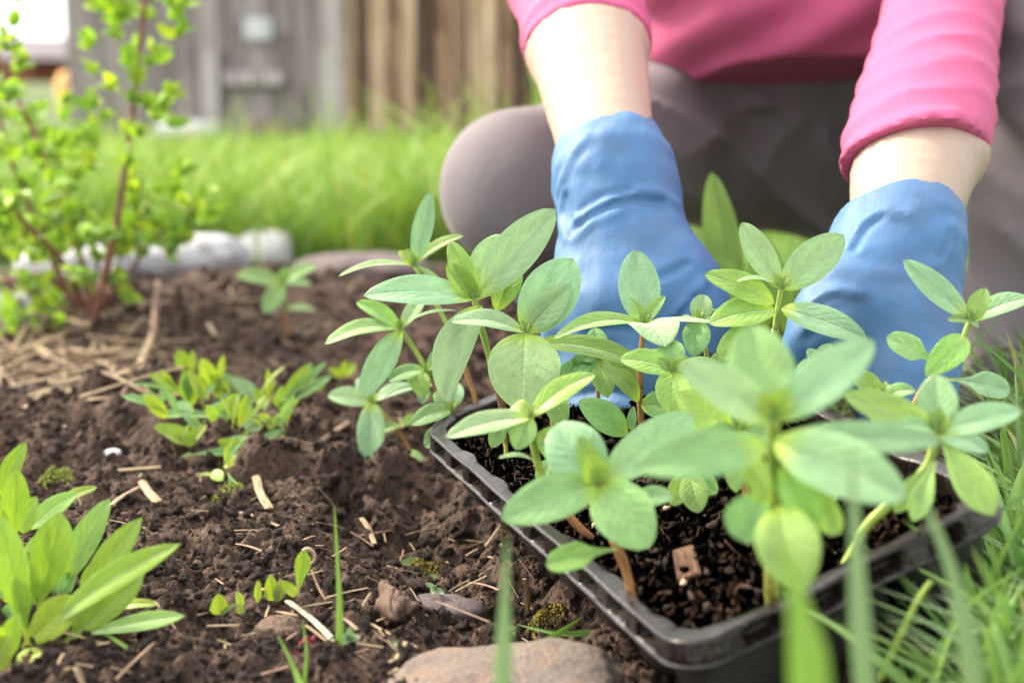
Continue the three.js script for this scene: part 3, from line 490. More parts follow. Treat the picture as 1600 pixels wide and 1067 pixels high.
// far left three
seedling('leftmost seedling, standing in bed soil outside the tray corner', { node: [581, 628], base: [648, 722], soil: 1, lean: 0.0, col: ['o', 'y'], stem: [[634, 692], [606, 655]], group: null, leaves: [[511, 618, 0.5, 34, {}], [577, 732, 3, 46, { f: 0.95, bend: 0.05 }], [652, 604, -0.5, 28, { f: 0.4, sh: 'l' }], [560, 590, -1, 30, { f: 0.6 }], [642, 745, 0.8, 44, { b: [640, 702], sh: 'r', f: 0.9 }], [588, 678, 0.6, 20, { b: [626, 664], sh: 'l', f: 0.5, m: 'm' }], [654, 650, -0.5, 18, { b: [626, 664], m: 'm' }]] });
seedling('seedling with drooping narrow leaves left of the tray corner', { node: [626, 514], base: [707, 655], lean: 0.0, col: ['o', 'g'], stem: [[690, 620], [660, 566]], r: 0.0022, leaves: [[506, 538, 1.5, 34, { f: 0.45, bend: 0.16, sh: 'l' }], [563, 623, 2, 46, { f: 0.9, bend: 0.08, sh: 'l' }], [556, 472, 0, 30, { m: 'm', f: 0.6, sh: 'l', fold: 0.5 }], [660, 470, -2, 26, { f: 0.6, sh: 'l' }], [716, 486, 1, 12, { f: 0.2, sh: 'l', m: 'd' }], [606, 596, 1, 30, { b: [662, 577], f: 0.5 }], [662, 622, 1.2, 34, { b: [650, 580], f: 0.7, m: 'm' }], [713, 542, -0.5, 32, { b: [668, 578], f: 0.55, m: 'd' }]] });
seedling('tall slim seedling at the back left with one upright leaf', { node: [648, 416], base: [752, 645], lean: -0.02, col: ['o', 'g'], stem: [[735, 600], [692, 494]], leaves: [[672, 300, 0.5, 34, { f: 0.9, sh: 'l', bend: 0.04 }], [725, 368, 0, 26, { f: 0.35, sh: 'l', m: 'm' }], [528, 432, 1.5, 24, { f: 0.2, sh: 'l', m: 'm', bend: 0.1 }], [622, 392, 0, 16, { m: 'y', sh: 'l' }], [634, 388, 0.5, 15, { m: 'y', sh: 'l' }], [660, 388, -1, 16, { m: 'y' }], [700, 470, -1, 24, { f: 0.3, m: 'd', sh: 'l' }]] });
seedling('small pale seedling behind the tray left corner', { node: [662, 606], base: [722, 660], lean: -0.015, col: ['r', 'g'], leaves: [[600, 622, 1, 20, { f: 0.3 }], [625, 574, -1, 26, { f: 0.6 }], [712, 586, -1, 24, { f: 0.4 }], [660, 632, 1, 22, { f: 0.6 }]] });
seedling('bushy low seedling on the tray left corner', { node: [705, 640], base: [706, 668], lean: 0.0, col: ['r', 'r'], leaves: [[641, 664, 1.2, 36, { f: 0.55 }], [744, 716, 1.4, 44, { b: [716, 646], f: 0.85, sh: 'r' }], [664, 700, 1, 34, { b: [700, 668], sh: 'r', f: 0.6 }], [716, 598, -0.6, 30, { f: 0.7, sh: 'l' }], [680, 612, -0.5, 30, { f: 0.7 }], [778, 650, -0.5, 26, { b: [718, 648], f: 0.3 }]] });
seedling('large seedling with a broad leaf reaching up beside the blue glove', { node: [741, 466], base: [792, 700], lean: 0.0, col: ['r', 'g'], stem: [[786, 640], [765, 560]], r: 0.0024, leaves: [[868, 326, 1, 72, { f: 0.85, bend: 0.07, sh: 'l' }], [567, 462, 1.6, 56, { f: 0.6, bend: 0.1, fold: 0.25 }], [789, 366, -1.5, 66, { f: 0.8, bend: 0.1, sh: 'r' }], [703, 376, 0.3, 40, { m: 'm', f: 0.9, fold: 0.5 }], [698, 410, 0.8, 38, { m: 'y', f: 0.9, fold: 0.4 }], [804, 412, -2, 48, { b: [776, 486], m: 'y', f: 0.9 }], [693, 628, 2.2, 62, { b: [752, 478], f: 0.95, bend: 0.07, side: 0.1 }], [628, 474, 0.4, 24, { f: 0.15, sh: 'l', m: 'd' }], [766, 446, 0, 14, { m: 'd' }]] });
seedling('front left seedling with a broad pale leaf hanging toward the viewer', { node: [821, 519], base: [818, 700], lean: 0.015, col: ['y', 'g'], r: 0.0022, leaves: [[896, 404, -0.5, 90, { f: 0.95, bend: 0.08, sh: 'r' }], [703, 502, 1, 42, { f: 0.45, bend: 0.12 }], [817, 644, 1.8, 118, { f: 0.85, bend: 0.12, sh: 'r', fold: 0.12 }], [891, 444, 0.8, 50, { f: 0.9, bend: 0.1 }], [1011, 574, 0.6, 44, { b: [836, 536], f: 0.5, bend: 0.1, m: 'm' }], [868, 486, -1, 26, { f: 0.6 }]] });
seedling('seedling with a curved green stem inside the left rim', { node: [828, 652], base: [928, 836], lean: 0.02, col: ['o', 'g'], stem: [[884, 800], [845, 738]], r: 0.0026, leaves: [[696, 684, 1.6, 46, { f: 0.5, bend: 0.08 }], [931, 585, -0.5, 44, { f: 0.5, bend: 0.12, m: 'm' }], [806, 703, 0.6, 44, { f: 0.8, m: 'd' }], [800, 634, -1, 34, { m: 'y', f: 0.8 }], [878, 706, -1, 54, { b: [840, 676], f: 0.8, m: 'd', sh: 'r' }], [778, 716, 1, 20, { b: [841, 724], f: 0.15, m: 'm' }]] });
seedling('short yellow stemmed seedling between the curved stem and the rim', { node: [785, 664], base: [792, 716], lean: 0, col: ['y', 'y'], r: 0.0015, leaves: [[744, 668, 0.5, 24, { f: 0.4 }], [768, 700, 0.6, 28, { f: 0.8, m: 'd' }], [826, 690, -0.6, 26, { f: 0.6, m: 'd' }], [800, 640, -1, 22, {}]] });
seedling('seedling with an upright oval leaf in front of the left glove', { node: [1006, 506], base: [1003, 668], lean: 0.0, col: ['o', 'o'], stem: [[1001, 640], [1000, 580]], r: 0.0022, leaves: [[992, 390, -0.6, 68, { f: 1, bend: 0.03, sh: 'r', fold: 0.1 }], [986, 464, 0.3, 18, { m: 'm', fold: 0.5 }], [1040, 462, 0.3, 20, { m: 'm', fold: 0.5 }], [864, 530, 0.4, 40, { f: 0.35, bend: 0.14, m: 'm' }], [1138, 510, 0.3, 22, { f: 0.15, bend: 0.06, m: 'g' }], [1040, 542, 3.8, 82, { f: 0.25, bend: 0.12, sh: 'r' }], [1110, 610, 2.4, 54, { b: [1000, 556], f: 0.6, m: 'd' }], [940, 574, 0.4, 34, { b: [998, 628], f: 0.6, bend: 0.25, m: 'm' }], [1066, 632, 0.4, 46, { b: [1002, 634], f: 0.85, sh: 'r', m: 'd' }], [904, 626, 0.6, 50, { b: [980, 678], f: 0.8, m: 'd' }], [990, 634, 0.6, 16, { b: [986, 672], m: 'd' }]] });
seedling('small seedling behind, against the edge of the left glove', { node: [1091, 502], base: [1105, 640], lean: -0.01, col: ['y', 'y'], stem: [[1105, 560]], r: 0.0016, leaves: [[1101, 460, -0.3, 36, { f: 0.95, sh: 'r' }], [1085, 558, 1.2, 46, { f: 0.9, sh: 'r' }], [1060, 500, 0.3, 18, { f: 0.3 }], [1140, 492, -0.6, 24, { f: 0.5, m: 'm' }]] });
seedling('seedling with two raised leaves between the two gloves', { node: [1221, 451], base: [1211, 640], lean: 0, col: ['g', 'g'], stem: [[1208, 560], [1216, 482]], r: 0.0022, leaves: [[1159, 347, -0.4, 46, { f: 0.95, sh: 'l', bend: 0.05 }], [1320, 367, 0, 64, { f: 0.9, bend: 0.06, fold: 0.28 }], [1101, 428, 0.5, 46, { b: [1210, 474], f: 0.7, bend: 0.12, m: 'm' }], [1150, 440, 1.4, 20, { f: 0.2 }], [1356, 531, 2.4, 50, { b: [1222, 482], f: 0.7, bend: 0.08 }], [1108, 506, 0.6, 56, { b: [1212, 486], f: 0.6, m: 'm' }], [1212, 420, 0, 14, { m: 'y' }], [1120, 560, 1.2, 56, { b: [1190, 520], f: 0.8, m: 'm' }]] });
// front ones
seedling('front seedling over the left rim with a yellow green tip leaf', { node: [936, 757], base: [993, 946], lean: 0.015, col: ['o', 'o'], stem: [[978, 890], [962, 848], [948, 800]], r: 0.0024, leaves: [[782, 812, 1.4, 78, { f: 0.75, bend: 0.07 }], [1085, 647, -0.6, 72, { f: 0.85, bend: 0.07, sh: 'l' }], [866, 664, -1, 96, { f: 0.95, sh: 'r' }], [1016, 856, 1.6, 98, { f: 0.85, bend: 0.07, sh: 'r' }], [906, 680, 0.5, 38, { f: 0.95, m: 'm' }], [919, 708, 1.2, 42, { f: 0.95, m: 'y' }], [1052, 774, -1, 38, { b: [985, 788], f: 0.6 }], [852, 884, 0.5, 46, { b: [965, 858], f: 0.75, sh: 'c', m: 'm', bend: 0.12 }], [910, 778, -2, 24, { b: [930, 775], m: 'd' }]] });
seedling('large blurred seedling nearest the camera over the front rim', { node: [1209, 655], base: [1208, 945], lean: 0.085, col: ['y', 'g'], stem: [[1205, 880], [1208, 780]], r: 0.0034, leaves: [[1172, 508, -1, 108, { f: 0.95, sh: 'r', bend: 0.04 }], [1368, 532, 0, 80, { f: 0.85, bend: 0.06, fold: 0.3 }], [1062, 568, 0.5, 74, { f: 0.75, bend: 0.05 }], [988, 732, 1.2, 82, { f: 0.75, bend: 0.07, b: [1200, 700] }], [1418, 778, 2, 104, { f: 0.75, bend: 0.06, b: [1210, 690] }], [1474, 690, 0.6, 60, { f: 0.65, b: [1212, 690], bend: 0.04 }], [1254, 924, 1.5, 104, { b: [1214, 792], f: 0.95, sh: 'r', m: 'm' }], [1272, 832, 0, 60, { b: [1226, 722], f: 0.9, m: 'm' }], [1312, 834, -2, 50, { b: [1235, 735], f: 0.9, m: 'm' }], [1150, 842, -1.5, 74, { b: [1196, 770], f: 0.9, sh: 'r', m: 'd' }], [1226, 604, 1, 34, { m: 'y', f: 0.9 }], [1190, 612, 1, 30, { m: 'y', f: 0.9 }], [1242, 620, 0.5, 26, { m: 'y' }], [1160, 700, -1, 44, { b: [1204, 790], m: 'y', f: 0.8, sh: 'l' }]] });
seedling('seedling behind the large blurred one, its leaves half hidden', { node: [1150, 672], base: [1178, 800], lean: 0.0, col: ['o', 'y'], leaves: [[1058, 612, 0.2, 74, { f: 0.85, m: 'm' }], [1096, 690, 1, 40, { f: 0.7, m: 'd' }], [1220, 690, 0, 50, { m: 'd' }], [1190, 620, -1, 50, { m: 'm' }], [1150, 770, 1.5, 46, { f: 0.8, m: 'd', sh: 'r' }]] });
seedling('low cotyledon seedling on the soil beneath the front seedlings', { node: [1078, 742], base: [1090, 792], lean: 0, col: ['y', 'y'], r: 0.0014, leaves: [[1048, 790, 0.5, 40, { m: 'm', sh: 'r', f: 0.9 }], [1092, 802, 1, 48, { m: 'm', sh: 'r', f: 0.9 }], [1122, 770, 0, 34, { m: 'd', f: 0.8 }], [1040, 730, -0.5, 24, {}]] });
seedling('low seedling in the tray middle behind the front one', { node: [1088, 652], base: [1092, 700], lean: 0, col: ['y', 'g'], r: 0.0014, leaves: [[1060, 690, 0.6, 30, { m: 'd' }], [1110, 672, 0.5, 32, { m: 'd' }], [1120, 690, 1, 34, { m: 'g' }], [1060, 640, -0.4, 24, { m: 'd' }]] });
seedling('small seedling by the tray back rim beside the right glove', { node: [1278, 566], base: [1262, 660], lean: 0, col: ['g', 'y'], r: 0.0013, leaves: [[1300, 538, 0, 24, { m: 'g' }], [1262, 545, 0, 20, {}], [1244, 590, 1, 28, { m: 'm' }], [1318, 600, 0.6, 26, { m: 'm' }], [1290, 632, 0.8, 20, { m: 'd' }]] });
seedling('dark leaved seedling just behind the front left seedling', { node: [862, 610], base: [872, 690], col: ['y', 'y'], r: 0.0017, leaves: [[918, 560, -0.4, 34, { m: 'd', f: 0.7 }], [800, 600, 0.6, 34, { m: 'd', f: 0.6 }], [880, 668, 1, 40, { m: 'm', f: 0.9 }], [846, 560, -0.8, 30, { m: 'm' }]] });
seedling('seedling with green oval leaves in the very middle of the tray', { node: [1052, 580], base: [1050, 700], col: ['o', 'y'], r: 0.0018, leaves: [[968, 562, 0.4, 46, { m: 'm', f: 0.6 }], [1140, 590, 0.4, 50, { m: 'm', f: 0.7 }], [1050, 650, 1.6, 56, { m: 'm', f: 0.9, sh: 'r' }], [1046, 530, -0.8, 46, { m: 'd', f: 0.9 }], [1030, 560, 0.4, 20, { m: 'y' }], [1072, 560, 0.4, 20, { m: 'y' }]] });
seedling('seedling beneath the large blurred one on its right side', { node: [1290, 716], base: [1280, 800], col: ['y', 'g'], r: 0.0018, leaves: [[1230, 740, 0.6, 40, { m: 'd' }], [1360, 700, 0.4, 40, { m: 'm' }], [1300, 790, 1.2, 44, { m: 'm', f: 0.9 }], [1296, 660, -0.8, 40, { m: 'd' }]] });
seedling('seedling at the tray back behind the right rosette', { node: [1378, 620], base: [1384, 690], col: ['o', 'g'], r: 0.0016, leaves: [[1330, 580, 0, 36, { m: 'm' }], [1432, 610, 0, 30, { m: 'd', f: 0.5 }], [1372, 672, 1, 34, { m: 'd', f: 0.8 }]] });
seedling('leafy seedling between the left glove and the front seedlings', { node: [935, 560], base: [940, 660], col: ['o', 'y'], r: 0.0016, leaves: [[880, 590, 0.6, 38, { m: 'd' }], [1000, 600, 0.8, 40, { m: 'm' }], [930, 512, -0.6, 36, { m: 'd', f: 0.9 }], [950, 622, 1.2, 40, { m: 'm', f: 0.9 }], [905, 560, 0.4, 22, { m: 'd' }]] });
seedling('seedling in the tray row behind the two gloved hands gap', { node: [1160, 556], base: [1150, 650], col: ['y', 'g'], r: 0.0016, leaves: [[1100, 590, 0.6, 44, { m: 'm' }], [1222, 570, 0.4, 42, { m: 'm' }], [1160, 612, 1.4, 46, { m: 'd', f: 0.9, sh: 'r' }], [1150, 512, -0.4, 38, { m: 'm', f: 0.9 }]] });
seedling('seedling with small leaves behind the front left seedling stem', { node: [868, 722], base: [880, 772], col: ['y', 'y'], r: 0.0014, leaves: [[838, 750, 0.6, 30, { m: 'd' }], [905, 716, 0.2, 30, { m: 'd' }], [872, 760, 1, 32, { m: 'm', f: 0.9 }], [862, 690, -0.4, 26, { m: 'd' }]] });
// right
seedling('right seedling with a spread rosette over the tray right corner', { node: [1466, 676], base: [1318, 880], lean: 0.01, col: ['g', 'g'], stem: [[1352, 826], [1388, 790], [1450, 726]], r: 0.0026, leaves: [[1464, 585, -0.8, 66, { f: 0.95, sh: 'r', bend: 0.05 }], [1318, 616, 0.2, 56, { f: 0.75, bend: 0.06, m: 'm', fold: 0.3 }], [1598, 642, 0, 48, { f: 0.75, bend: 0.12 }], [1546, 706, 1, 42, { f: 0.6, bend: 0.1 }], [1555, 806, 2, 60, { f: 0.9, bend: 0.06, sh: 'p', m: 'm' }], [1396, 664, 0.8, 30, { f: 0.5 }], [1470, 636, 0.4, 22, { m: 'y' }], [1454, 644, 0.4, 20, { m: 'y' }], [1482, 648, 0.2, 22, { m: 'y' }], [1398, 802, 0.4, 36, { b: [1458, 722], sh: 'p', m: 'm', f: 0.9 }], [1427, 816, 0.8, 38, { b: [1462, 722], sh: 'p', m: 'm', f: 0.9 }]] });
seedling('rightmost seedling with leaves against the dark trousers', { node: [1518, 500], base: [1424, 640], lean: 0.0, col: ['o', 'g'], stem: [[1440, 612], [1492, 552]], r: 0.0021, leaves: [[1412, 406, -0.5, 42, { f: 0.85, sh: 'l', bend: 0.06 }], [1612, 466, 0, 42, { f: 0.5, bend: 0.1 }], [1542, 450, 0.4, 34, { m: 'm', f: 0.9, fold: 0.3 }], [1481, 500, 0.4, 16, { m: 'm' }], [1530, 512, 0.4, 10, {}], [1446, 588, 1.8, 50, { b: [1512, 528], f: 0.9, m: 'm' }], [1385, 526, 0.4, 40, { b: [1468, 570], sh: 'c', f: 0.8 }], [1580, 612, 0.4, 42, { b: [1478, 592], sh: 'c', f: 0.75 }]] });

// ------------------------------------------------------------------ plants in the bed
seedling('lone blue green seedling set in the bed by the white stone', { node: [441, 444], base: [452, 535], soil: 1, col: ['o', 'g'], r: 0.0022, group: null, leaves: [[368, 430, 1, 30, { f: 0.6 }], [496, 414, -0.5, 26, { f: 0.5 }], [412, 490, 2, 32, { f: 0.9 }], [486, 446, 1, 20, { f: 0.4 }], [444, 416, 0, 18, { m: 'm' }], [492, 485, 0.6, 16, { b: [448, 484], f: 0.4 }]] });
function clump(label, name, Z, s, list, { m = 'w', dB = 0, up = 0.5, cat = 'weed', sh = 'l', depth, centre }) {
  const c0 = onSoil(Z[0] + centre[0] * s, Z[1] + centre[1] * s), t = thing(name, label, cat, c0), dd = depth ?? depthOf(c0);
  for (const [bx, by, tx, ty, w, o = {}] of list) {
    const B = [Z[0] + bx * s, Z[1] + by * s], b = depth ? at(...B, depth - (o.db ?? 0)) : onSoil(...B, 0.012), d = depthOf(b), T = at(Z[0] + tx * s, Z[1] + ty * s, d - (o.dz ?? 0.012));
    const set = LM[o.m ?? m], k = rr(0.8, 1.15);
    if (!depth && cat === 'weed') for (let e = 0; e < 2; e++) { const j = () => rr(-0.014, 0.014), b2 = b.clone().add(V(j(), 0, j())), T2 = T.clone().add(V(j() * 1.5, rr(-0.012, 0.006), j())); part('leaf', leafGeo(b2, T2, w * rr(0.45, 0.75) * s * d / FPX, { f: rr(0.4, 0.9), bend: rr(0, 0.2), sh: 'p', nu: 6, nv: 10, tint: [k, k, k] }), LM[rnd() < 0.5 ? 'd' : 'w'][0], t); }
    part('leaf', leafGeo(b, T, w * (depth ? 1.05 : 1.05) * s * d / FPX, { f: rr(0.6, 0.9), bend: rr(0.02, 0.12), sh, tint: [k, k, k], nu: 8, nv: 14, ...o }), set[Math.floor(rnd() * set.length)], t);
  }
  return t;
}
clump('low leafy green weed growing in the middle of the bare soil', 'weed', [0, 400], 0.3374, [[870, 560, 822, 432, 74], [890, 690, 850, 530, 84], [990, 620, 930, 472, 74], [840, 640, 685, 545, 48], [770, 750, 660, 640, 64], [800, 770, 742, 590, 44, { m: 'd' }], [940, 880, 708, 785, 76], [960, 840, 1105, 632, 80], [935, 860, 885, 740, 54], [940, 905, 1145, 870, 76, { dz: 0.012 }], [960, 900, 770, 1030, 80, { m: 'd', dz: 0.012 }], [1040, 960, 1168, 980, 92, { sh: 'r' }], [980, 1000, 1030, 1040, 60, { sh: 'r' }], [1060, 980, 1040, 880, 34], [1110, 790, 1140, 640, 44], [960, 660, 915, 545, 44], [1010, 660, 1020, 560, 44], [950, 720, 1090, 690, 54, { m: 'g' }], [900, 720, 800, 690, 62, { m: 'g' }], [860, 780, 790, 730, 60, { m: 'g' }], [1000, 760, 950, 690, 50], [1060, 800, 1010, 720, 46], [900, 860, 960, 780, 44]], { centre: [950, 880] });
clump('smaller leafy weed touching the right side of the middle weed', 'weed', [0, 400], 0.3374, [[1240, 720, 1175, 610, 44], [1250, 680, 1238, 520, 34], [1290, 700, 1445, 492, 62], [1270, 740, 1310, 600, 44], [1200, 680, 1070, 565, 70, { m: 'g' }], [1210, 790, 1120, 790, 64, { m: 'g' }], [1200, 880, 1318, 830, 62], [1300, 800, 1445, 885, 74, { m: 'g', dz: 0.012 }], [1290, 790, 1360, 650, 44, { m: 'm' }], [1180, 830, 1240, 790, 50], [1250, 760, 1190, 740, 40], [1240, 800, 1290, 740, 40], [1150, 790, 1120, 700, 36]], { centre: [1240, 790] });
clump('bright yellow green leafy plant in the bottom left corner', 'leafy_plant', [0, 680], 0.3626, [[0, 260, 112, 28, 84, { db: -0.05 }], [60, 420, 66, 142, 116, { db: -0.02, bend: 0.06 }], [90, 420, 155, 262, 90], [170, 745, 262, 330, 168, { bend: 0.08, fold: 0.3, sh: 'p' }], [290, 620, 474, 272, 118, { m: 'm', db: -0.03, bend: 0.08 }], [130, 400, 335, 248, 92, { db: -0.04, m: 'm' }], [250, 290, 420, 224, 44, { db: -0.05 }], [300, 850, 612, 352, 122, { db: 0, bend: 0.12, sh: 'p' }], [150, 910, 782, 466, 118, { db: 0.03, bend: 0.14, sh: 'p', fold: 0.3 }], [350, 680, 468, 522, 90, { db: -0.01 }], [240, 925, 622, 590, 128, { db: 0.01, bend: -0.02, sh: 'p' }], [480, 750, 692, 730, 44, { db: -0.03 }], [300, 870, 798, 778, 80, { m: 'm', bend: 0.03, sh: 'p', db: 0.01 }], [60, 1010, 530, 962, 84, { m: 'd', bend: 0.06, dz: 0.02, sh: 'p' }], [90, 930, 345, 694, 150, { db: 0.03, m: 'w', sh: 'p' }], [120, 900, -10, 335, 138, { db: 0.02, bend: 0.1, sh: 'p' }], [0, 980, 80, 765, 96, { db: 0.05, sh: 'l' }], [30, 720, 60, 470, 110, { db: -0.01 }], [50, 1010, 185, 935, 76, { db: 0.04 }], [-10, 480, -20, 300, 100, { db: -0.02 }], [130, 560, 180, 420, 90, { db: -0.03, m: 'm' }], [-10, 700, 40, 560, 100, { m: 'm' }], [60, 640, 150, 500, 90, { m: 'm', db: -0.03 }], [20, 990, -60, 800, 100, { db: 0.06 }], [370, 990, 445, 1062, 30, { db: 0.02 }], [150, 700, 230, 480, 70, { m: 'd', db: -0.04 }], [0, 860, 110, 690, 80, { m: 'd', db: -0.02 }], [200, 800, 330, 560, 80, { m: 'd', db: -0.04 }], [-10, 620, 20, 420, 110, { db: 0 }], [90, 760, 140, 560, 100, { db: 0.01 }], [-20, 1010, 30, 860, 110, { db: 0.06 }], [100, 800, 60, 600, 90, { m: 'm', db: 0.02 }]], { centre: [70, 1000], depth: 0.83, cat: 'plant' });
clump('round seed leaf sprouting right of the yellow green plant', 'sprout', [0, 680], 0.3626, [[945, 770, 940, 682, 74, { sh: 'r', f: 0.95 }], [950, 775, 1020, 720, 20]], { centre: [945, 772], cat: 'sprout' });
clump('pair of tiny seed leaves left of the oval sprout', 'sprout', [0, 680], 0.3626, [[1040, 740, 1015, 675, 40], [1035, 770, 1030, 725, 32], [1108, 720, 1112, 624, 32, { f: 1 }]], { centre: [1050, 745], cat: 'sprout' });
clump('oval yellow green sprout beside the curled sprout', 'sprout', [0, 680], 0.3626, [[1175, 712, 1162, 600, 62, { sh: 'r', f: 1 }], [1195, 715, 1205, 630, 44, { f: 1 }], [1190, 718, 1188, 660, 20, { m: 'd' }]], { centre: [1180, 715], cat: 'sprout' });
{ const t = clump('green sprout with its tip curled over to the right', 'sprout', [0, 680], 0.3626, [[1280, 695, 1310, 490, 60, { f: 1, bend: -0.08, sh: 'p' }], [1275, 690, 1200, 625, 44, { bend: 0.2 }], [1310, 600, 1335, 520, 40, { db: 0 }]], { centre: [1282, 696], cat: 'sprout' });
  const d = depthOf(onSoil(465, 932)) - 0.006; part('curled_tip', tube([[473, 862], [480, 858], [489, 863], [491, 874], [485, 881], [480, 878]].map(([x, y]) => at(x, y, d)), (x) => 0.0016 * (1 - 0.6 * x)), stemMat(0.45, 0.3, 0.2), t); }
clump('tiny four leaved grey green sprout beside the tall grass blade', 'sprout', [380, 840], 0.2128, [[778, 745, 782, 648, 64, { sh: 'r', f: 1, m: 'g' }], [775, 740, 712, 715, 50, { m: 'g', sh: 'r', f: 1 }], [775, 740, 730, 785, 50, { m: 'g', sh: 'r', f: 1 }], [785, 738, 858, 725, 50, { m: 'g', sh: 'r', f: 1 }]], { centre: [780, 750], cat: 'sprout' });
clump('tiny sprout at the left end of the tan stone', 'sprout', [380, 840], 0.2128, [[1120, 780, 1080, 768, 20, { m: 'g' }], [1122, 785, 1140, 750, 24, { m: 'g' }], [1122, 790, 1118, 800, 20, { m: 'g' }]], { centre: [1120, 790], cat: 'sprout' });
clump('tiny three leaved sprout behind the purple stone', 'sprout', [380, 840], 0.2128, [[1405, 375, 1330, 335, 36, { m: 'g' }], [1400, 375, 1380, 415, 40, { m: 'g', f: 1 }], [1405, 375, 1478, 412, 40, { m: 'g', f: 1 }], [1405, 372, 1420, 345, 28, { m: 'g' }]], { centre: [1405, 378], cat: 'sprout' });
clump('small blurred sprout between the weed and the tray seedlings', 'sprout', [0, 400], 0.3374, [[1580, 560, 1520, 520, 40], [1590, 560, 1650, 500, 40], [1590, 560, 1600, 480, 36], [1470, 620, 1430, 580, 40], [1470, 620, 1500, 570, 36]], { centre: [1580, 565], cat: 'sprout' });
{ // broad blurred leaves behind, between the hands and beside the right one
  const p = (label, list) => { const t = thing('broad_leaf_plant', label, 'plant', at(list[0][0], list[0][1], list[0][4])); for (const [bx, by, tx, ty, d, w] of list) part('leaf', leafGeo(at(bx, by, d), at(tx, ty, d - 0.01), w * d / FPX, { f: 0.95, bend: 0.04, sh: 'l' }), LM.m[0], t); };
  p('broad blurred green leaves standing between the two gloved hands', [[1150, 520, 1112, 268, 1.42, 58], [1190, 520, 1200, 372, 1.4, 60], [1230, 520, 1250, 395, 1.4, 60], [1130, 540, 1130, 400, 1.4, 70]]);
  p('narrow green leaf peeping out right of the right glove', [[1488, 425, 1510, 360, 1.15, 26], [1490, 425, 1500, 385, 1.15, 20]]);
  p('green stems showing between the left sleeve and the pink shirt', [[1008, 150, 1012, 20, 2.0, 22], [1012, 150, 1022, 40, 2.0, 16]]);
}
{ // green seed stalk right of the tray
  const pts = [[1378, 1060, 0.73], [1412, 985, 0.73], [1440, 930, 0.73], [1456, 908, 0.73]].map((a) => at(...a)), c = new THREE.CatmullRomCurve3(pts), gs = [], g0 = new THREE.SphereGeometry(1, 6, 5);
  const t = thing('seed_stalk', 'green knobbly seed stalk slanting under the tray right rim', 'seed stalk', pts[0].clone()); part('stem', tube(pts, 0.0011), ST.g, t);
  for (let i = 0; i < 120; i++) { const x = i / 120, p = c.getPointAt(x), a = i * 2.4, s = 0.0011 * (1 - 0.4 * x), g = g0.clone(); g.scale(s * 0.8, s * 1.5, s * 0.8); g.translate(p.x + Math.cos(a) * 0.0014, p.y, p.z + Math.sin(a) * 0.0014); gs.push(g); }
  tag(part('seeds', mergeGeometries(gs), stemMat(0.3, 0.42, 0.05), t), null, null, null, 'stuff');
}
// moss tufts
for (const [x, y, w, l] of [[665, 895, 60, 'small olive moss tuft on the soil behind the purple stone'], [850, 985, 70, 'olive moss patch under the tray front edge'], [355, 775, 50, 'yellow green moss patch in front of the middle weed'], [88, 755, 60, 'mossy patch behind the bottom left plant']]) {
  const c = onSoil(x, y), r = w * depthOf(c) / FPX / 2, gs = [], g0 = new THREE.ConeGeometry(1, 3, 4);
  for (let i = 0; i < 260; i++) { const a = rr(0, 6.28), q = Math.sqrt(rnd()), g = g0.clone(), s = rr(0.0006, 0.0012); g.scale(s, s, s); g.rotateX(rr(-0.9, 0.9)); g.rotateZ(rr(-0.9, 0.9)); const px = c.x + Math.cos(a) * q * r, pz = c.z + Math.sin(a) * q * r * 0.8; g.translate(px, soilY(px, pz) + fine(px, pz) + r * 0.55 * (1 - q * q) + 0.001, pz); gs.push(g); }
  tag(part('moss_tuft', mergeGeometries(gs), new THREE.MeshStandardMaterial({ color: y < 800 ? lin(0.22, 0.27, 0.04) : lin(0.17, 0.14, 0.02), roughness: 0.95 })), l, 'moss');
}

// ------------------------------------------------------------------ straw
const strawTex = woodTex([0.22, 0.15, 0.08], [0.4, 0.31, 0.19], 11), strawM = new THREE.MeshStandardMaterial({ map: strawTex, roughness: 0.7 }), twigM = new THREE.MeshStandardMaterial({ map: woodTex([0.13, 0.075, 0.05], [0.28, 0.19, 0.13], 13), roughness: 0.85 });
const bleachM = new THREE.MeshStandardMaterial({ roughness: 0.75, map: tex(128, 256, (u, v) => { const sp = sstep(0.16, 0.3, tfbm(u, v, 16, 3, 5)); const g = 1 + 0.3 * tfbm(u, v * 0.1, 40, 2, 2); return [mix(0.44, 0.13, sp) * g, mix(0.4, 0.12, sp) * g, mix(0.3, 0.08, sp) * g]; }) });
const strawGeo = (a, b, r, flat = 1) => { const L = a.distanceTo(b), m = a.clone().lerp(b, rr(0.35, 0.65)).add(V(rr(-1, 1), rr(0, 0.8), rr(-1, 1)).multiplyScalar(L * 0.03)), g = tube([a, m, b], r, { seg: 5, sides: 6, wob: 0.12 }), p = g.attributes.position, d = b.clone().sub(a).normalize(), n = d.clone().cross(V(rr(-0.4, 0.4), 1, rr(-0.4, 0.4)).cross(d)).normalize();
  for (let i = 0; i < p.count; i++) { const q = V().fromBufferAttribute(p, i).sub(a), k = q.dot(n), l = d.clone().multiplyScalar(q.dot(d)), base = m.clone().sub(a).dot(n) * (1 - Math.abs(q.dot(d) / L * 2 - 1)); q.addScaledVector(n, -(k - base) * 0.62).add(a); p.setXYZ(i, q.x, q.y, q.z); } g.computeVertexNormals(); return g; };
